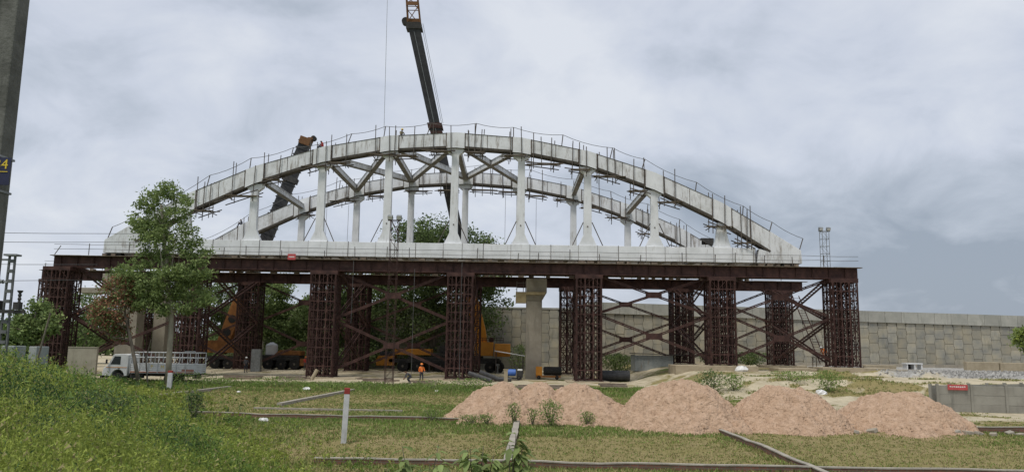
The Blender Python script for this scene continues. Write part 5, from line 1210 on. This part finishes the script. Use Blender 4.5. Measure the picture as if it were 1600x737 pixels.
bgtree(478, 108, [(476, 505, 24, 34), (480, 485, 10, 22), (492, 530, 22, 20), (455, 540, 30, 22), (486, 470, 8, 12)], 'bushy green tree left of the third front trestle', [LEAF, LEAF2], 260, 50, .33, .5)
bgtree(345, 109, [(350, 470, 30, 32), (330, 450, 26, 24), (375, 455, 24, 28), (320, 500, 26, 30), (360, 525, 24, 22), (345, 500, 14, 16)], 'open dark tree behind the orange crane', [LEAFD, LEAF], 190, 40, .33, .6)
bgtree(45, 66, [(48, 500, 22, 12), (35, 515, 20, 10), (62, 480, 14, 8), (30, 490, 14, 5), (55, 525, 16, 12), (75, 505, 16, 16)], 'green tree with drooping leaves left of the leftmost trestle', [LEAF, LEAF2], 110, 40, .3, .35, zb=.3, r0=.2)
bgtree(130, 112, [(130, 480, 28, 26), (150, 510, 30, 26), (110, 520, 24, 24), (140, 535, 34, 18)], 'dim green tree seen through the first front bay', [LEAF, LEAFD], 190, 40, .33, .5)
bgtree(200, 112, [(195, 480, 30, 30), (215, 520, 30, 26), (240, 490, 26, 40), (280, 510, 26, 30), (300, 470, 20, 26)], 'dark tree behind the piers at left', [LEAFD, LEAF], 240, 40, .33, .6)
bgtree(1608, 78, [(1606, 528, 16, 16), (1600, 520, 10, 8), (1618, 545, 14, 10)], 'bright green tree edge at the right border before the retaining wall', [LEAF2, WEED1], 80, 50, .3, .3, zb=1.3, r0=.12, grp='trees at the sides')
# far treeline at the left
def farline():
    lobes = [];
    for i in range(46): x = -200+i*4.5+RNG.uniform(-2, 2); hh = RNG.uniform(3, 6.5); lobes.append((x, 175+RNG.uniform(-8, 8), hh*.6, 4.5, 4, hh*.7))
    pts, c = blob_points(lobes, 1600, 34, 1.0); o = quads('distant_trees', leaf_quads(pts, 1.1, .8), [LEAFD, LEAF], RNG.integers(0, 2, len(pts))); tag(o, 'hazy dark green treeline far off at the left', 'trees', kind='stuff')
farline()
# low white walls far left
for i, (a, b_, y0, y1, Y, lab) in enumerate([(0, 22, 540, 549, 47, 'low white hut roof at the left edge'), (45, 58, 541, 547, 45, 'small pale louvred box left of the leftmost trestle')]):
    pa = P(a, y1, Y); pb = P(b_, y0, Y); m = MB(); m.b2(pa.x, pb.x, Y, Y+1.2, g1(pa.x, Y)-.1, pb.z); tag(m.build('low_hut', CORR, bevel=.03), lab, 'hut')
pa = P(105, 560, 74); pb = P(152, 543, 74); m = MB(); m.b2(pa.x, pb.x, 74, 74.3, -.1, pb.z); m.b2(pa.x, pb.x, 73.96, 74.34, pb.z, pb.z+.08); tag(m.build('low_parapet', CONC), 'low grey parapet wall left of the truck cab', 'wall')

def plants(n, xf, yf, hgt, leaf, per, mats, probs, name, label, cat='weeds', keep=None, spread=.5, asp=.35, flat=.2, stem=True):
    x = xf(n); y = yf(n)
    if keep is not None: k = keep(x, y); x, y = x[k], y[k]
    n = len(x); z = gz(x, y); h = hgt(x, y)*RNG.uniform(.55, 1.25, n); t = RNG.uniform(0.05, 1, (n, per))**.7
    r = spread*h[:, None]*(.35+.65*np.sin(t*2.6))*RNG.uniform(.2, 1, (n, per)); th = RNG.uniform(0, 6.283, (n, per))
    C_ = np.stack([x[:, None]+r*np.cos(th), y[:, None]+r*np.sin(th), z[:, None]+h[:, None]*t], -1).reshape(-1, 3)
    sz = np.repeat(leaf(x, y), per); V = leaf_quads(C_, sz, asp, 0, flat)
    pi = probs(x, y); idx = np.repeat(pi, per); fl = RNG.random(len(idx)) < .2; idx = np.where(fl, RNG.integers(0, len(mats), len(idx)), idx)
    o = quads(name, V, mats, idx); tag(o, label, cat, kind='stuff'); return o
def hit(px, py):
    for i in range(30, 700):
        p = P(px, py, i*.1)
        if p.z < g1(p.x, p.y): return p
BARE = hit(185, 693)
def weeds():
    def xf(n):
        global _wy
        _wy = 4+58*RNG.random(n)**1.25; return -_wy*(.78-1.0*RNG.random(n)**1.0*.95)
    def keep(x, y):
        e = toe(x, y); dens = .12*sst(-5, -1, e)+.88*sst(-1.8, 1.8, e+(fbm(x*.4, y*.4, 61)-.5)*6); return (RNG.random(len(x)) < dens) & (np.hypot(x, y) > 4.2) & (np.hypot((x-BARE[0])/1.1, (y-BARE[1])/.9) > .8) & (fbm(x*.6, y*.6, 66) > .3)
    def hh(x, y): return (.2+.5*sst(.38, .66, fbm(x*.45, y*.45, 71))+.45*sst(.5, .7, fbm(x*1.3, y*1.3, 73)))*(.4+.6*sst(5, 12, y))*(.5+.5*sst(0, 5, toe(x, y)))
    def lf(x, y): return .03+.0034*y
    def pr(x, y):
        q = fbm(x*.22, y*.22, 81)+(RNG.random(len(x))-.5)*.12; return np.where(q > .46, 0, np.where(q > .34, 1, 2))
    plants(46000, xf, lambda n: _wy, hh, lf, 26, [WEED1, WEED2, WEED3, STRAW], pr, 'weeds', 'tall feathery yellow-green weeds covering the embankment at left', keep=keep, asp=.26, flat=-.5, spread=.42)
weeds()
def grass():
    n = 150000; y = 19+47*RNG.random(n)**1.1; x = y*(RNG.random(n)*1.5-.72)
    s, l, g = zones(x, y); k = (RNG.random(n) < (.35+.65*l)*(1-s)*(1-.9*g)) & (toe(x, y) < 3); x, y, l = x[k], y[k], l[k]; n = len(x); z = gz(x, y)
    per = 4; h = .9*(.035+.09*l*(.4+fbm(x*1.5, y*1.5, 91))+.03*RNG.random(n)); h = h*(1+1.2*sst(52, 60, y)); h = np.repeat(h, per)*RNG.uniform(.6, 1.4, n*per)
    bx = np.repeat(x, per)+RNG.normal(size=n*per)*.06; by = np.repeat(y, per)+RNG.normal(size=n*per)*.06; bz = np.repeat(z, per); th = RNG.uniform(0, 6.28, n*per); w = .012+.0005*by
    lx = RNG.normal(size=n*per)*h*.5; ly = RNG.normal(size=n*per)*h*.5
    V = np.stack([np.stack([bx-np.cos(th)*w, by-np.sin(th)*w, bz-.01], -1), np.stack([bx+np.cos(th)*w, by+np.sin(th)*w, bz-.01], -1), np.stack([bx+lx, by+ly, bz+h], -1)], 1)
    lr = np.repeat(l, per); q = RNG.random(n*per); idx = np.where(q < .15+.6*lr, 2, np.where(q < .6+.3*lr, 1, 0))
    o = quads('field_grass', V, [STRAW, GRASSM, WEED2], idx, k=3); tag(o, 'short patchy olive and green grass on the walled plots', 'grass', kind='stuff')
grass()
def shrub(xp, yp, Y, w, h, n, label, mats=(LEAF2, WEED2), leaf=.09, name='weed_bush', grp='weed bushes on the field', zoff=0, asp=.4):
    p = P(xp, yp, Y); z = g1(p.x, Y)+zoff; g = empty(name, (p.x, Y, z), 0, label, 'bush', grp); t = RNG.random(n)**.7; r = w*.5*(.3+.7*np.sin(t*2.6))*RNG.uniform(.1, 1, n); th = RNG.uniform(0, 6.28, n); hs = h*(.75+.4*fbm(np.cos(th)*2+5, np.sin(th)*2+xp, 3))
    C_ = np.stack([r*np.cos(th), r*np.sin(th)*.8, t*hs], -1); quads('leaves', leaf_quads(C_, np.full(n, leaf), asp), list(mats), RNG.integers(0, 2, n), g)
    m = MB()
    for i in range(7): a = i*.9+xp; m.tube([(0, 0, 0), (math.cos(a)*w*.15, math.sin(a)*w*.15, h*.5), (math.cos(a)*w*.3, math.sin(a)*w*.3, h*.85)], [.02, .012, .006], 5)
    m.build('stems', BARK, g)
shrub(803, 660, 34.3, .75, 1.0, 420, 'tall thin weed bush at the head of the dividing wall', leaf=.1)
shrub(832, 660, 34.4, .7, .8, 300, 'reddish stemmed weed bush left of the big weed bush at the heap foot', leaf=.09)
shrub(860, 662, 34.2, 1.3, 1.15, 900, 'largest leafy weed bush at the foot of the second sand heap', leaf=.1)
shrub(918, 656, 34.7, .9, .65, 380, 'small weed bush at the foot of the third sand heap', leaf=.09)
shrub(735, 662, 34.5, 1.6, .45, 500, 'low spreading weeds below the leftmost sand heap'); shrub(675, 652, 35.6, 1.3, .6, 450, 'low round bush left of the leftmost sand heap')
shrub(760, 664, 34.5, .9, .5, 300, 'little weed clump right of the spreading weeds'); shrub(1100, 668, 34.3, .5, .5, 240, 'small bush at the head of the right dividing wall')
shrub(300, 672, 28, .9, 1.5, 700, 'dark upright weed bush among the weeds at left', (WEED3, LEAFD), leaf=.1)
shrub(1147, 614, 58, 2.2, 1.3, 600, 'round weed bush between the fourth and fifth sand heaps', leaf=.16)
shrub(1112, 606, 58, 2.6, 1.6, 700, 'tangled dark bush behind the tallest sand heap', (LEAFD, LEAF), leaf=.18); shrub(1295, 618, 56, 2.6, 1.5, 900, 'leafy bush behind the fifth sand heap', leaf=.16)
shrub(1240, 606, 60, 5.0, .8, 900, 'long low weeds along the bank behind the fifth heap', leaf=.15); shrub(1453, 622, 48, 1.0, .9, 300, 'bush at the left end of the precast fence', leaf=.12)
shrub(965, 578, 99, 5.5, 2.3, 2200, 'dense green bushes before the retaining wall right of the fifth trestle', (LEAF2, LEAF), leaf=.3); shrub(1172, 574, 99, 5.5, 1.7, 1500, 'green bushes between the two right braced bays', (LEAF2, LEAF), leaf=.3, zoff=.2)
shrub(815, 545, 106, 4.5, 3.6, 900, 'climbing weeds at the retaining wall left of the pier', (LEAF, LEAF2), leaf=.3); shrub(1110, 575, 101, 3.5, 1.6, 900, 'weeds left of the sixth front trestle', (LEAF2, LEAF), leaf=.3, zoff=.2)
for i, (xp, w, h) in enumerate([(300, 5, 1.1), (345, 4, .7), (430, 5, .8), (520, 5, .6), (575, 4, .6), (690, 6, .8), (735, 4, .9)]):
    shrub(xp, 605, 60.5-(i % 2)*1.5, w, h, 700, 'low green weeds in the verge before the site, %s clump from the left' % ORD[i], leaf=.15, grp='verge weed clumps')
for i, (xp, w, h) in enumerate([(330, 7, 3), (395, 6, 2.5), (470, 8, 3.2), (560, 8, 3), (640, 8, 2.6), (700, 8, 3)]):
    shrub(xp, 575, 105, w, h, 1300, 'dark undergrowth behind the cranes, %s clump from the left' % ORD[i], (LEAFD, LEAF), leaf=.36, name='undergrowth_bush', grp='undergrowth behind the cranes')
# stony bare patch and tall stalks in the weeds
def bare_patch():
    n = 260; x = BARE[0]+RNG.normal(size=n)*.42; y = BARE[1]+RNG.normal(size=n)*.32; z = gz(x, y); s_ = RNG.uniform(.02, .07, n)
    m = MB()
    for i in range(n):
        k = s_[i]; m.add([(x[i]-k, y[i]-k, z[i]-.02), (x[i]+k, y[i]-k*.7, z[i]-.02), (x[i]+k*.6, y[i]+k, z[i]-.02), (x[i]-k*.7, y[i]+k*.8, z[i]-.02), (x[i]+k*.1, y[i], z[i]+k)], [(0, 1, 4), (1, 2, 4), (2, 3, 4), (3, 0, 4), (0, 3, 2, 1)])
    tag(m.build('loose_stones', MORT), 'pale stony bare patch among the weeds near the bottom left', 'stones', kind='stuff')
bare_patch()
def stalks():
    rn = random.Random(31); V = []
    n = 900; y = 5+30*RNG.random(n)**1.2; x = -y*RNG.uniform(.1, .72, n); k = toe(x, y) > -1; x, y = x[k], y[k]; z = gz(x, y)
    for a, b, c in zip(x, y, z):
        h = rn.uniform(.35, .9)*(.5+.5*min(1, b/12)); dx, dy = rn.uniform(-.12, .12), rn.uniform(-.12, .12); w = .004+.0003*b
        V.append([(a-w, b, c), (a+w, b, c), (a+dx, b+dy, c+h)])
        for j in range(5):
            t = rn.uniform(.45, 1); q = (a+dx*t, b+dy*t, c+h*t); r = rn.uniform(.03, .08); th = rn.uniform(0, 6.28); V.append([q, (q[0]+r*math.cos(th), q[1]+r*math.sin(th), q[2]+.03), (q[0]+r*math.cos(th+.5)*.8, q[1]+r*math.sin(th+.5)*.8, q[2]+.06)])
    o = quads('tall_stalks', np.array(V), [WEED1, STRAW], RNG.integers(0, 2, len(V)), k=3); tag(o, 'thin tall seeding stalks rising above the weeds at left', 'weeds', kind='stuff')
stalks()
shrub(60, 640, 14, 1.3, .7, 900, 'dark bush in the weeds at the far left edge', (WEED3, LEAFD), leaf=.06, grp='dark bushes in the weeds'); shrub(150, 600, 22, 1.4, .8, 800, 'dark bush in the weeds below the truck cab', (WEED3, LEAFD), leaf=.08, grp='dark bushes in the weeds'); shrub(180, 620, 20, 1.0, .9, 700, 'dark upright bush in the weeds left of the pale scrap', (WEED3, LEAFD), leaf=.08, grp='dark bushes in the weeds')
# broad leaved sapling at the bottom
def sapling(xp, Y, ytop, label, nst, sp):
    rn = random.Random(int(xp)); p = P(xp, 720, Y); z = g1(p.x, Y); zt = P(xp, ytop, Y).z-z; g = empty('leafy_sapling', (p.x, Y, z), 0, label, 'sapling', 'broad leaved saplings at the bottom'); st = MB(); lv = MB()
    for i in range(nst):
        a = rn.uniform(0, 6.28); rx = rn.uniform(.1, sp); h = zt*rn.uniform(.72, 1); tip = Vector((math.cos(a)*rx, math.sin(a)*rx*.5, h)); st.tube([(0, 0, 0), tip*.6+Vector((0, 0, .1)), tip], [.018, .012, .005], 5)
        for j in range(15):
            s = .55+.45*rn.random(); q = tip*s+Vector((0, 0, .1*(1-s))); b = rn.uniform(0, 6.28); L_ = rn.uniform(.2, .32); d = Vector((math.cos(b), math.sin(b), rn.uniform(-.7, .25))).normalized(); sd2 = d.cross(Vector((0, 0, 1))).normalized()*L_*.19; m1 = q+d*L_*.35+Vector((0, 0, .02)); m2 = q+d*L_*.7; e = q+d*L_-Vector((0, 0, L_*.22))
            lv.add([q, m1+sd2, m1-sd2, m2+sd2*.85-Vector((0, 0, .01)), m2-sd2*.85-Vector((0, 0, .01)), e, m1-Vector((0, 0, .018)), m2-Vector((0, 0, .025))], [(0, 1, 6), (0, 6, 2), (1, 3, 7, 6), (6, 7, 4, 2), (3, 5, 7), (7, 5, 4)])
    st.build('stems', BARK, g); lv.build('leaves', LEAF2, g)
sapling(660, 13.5, 692, 'broad leaved sapling in front of the front brick wall, leftmost', 7, .45); sapling(745, 13, 694, 'broad leaved sapling between its two taller neighbours at the bottom', 10, .5); sapling(797, 13, 672, 'tallest broad leaved sapling before the end of the dividing wall', 8, .4)
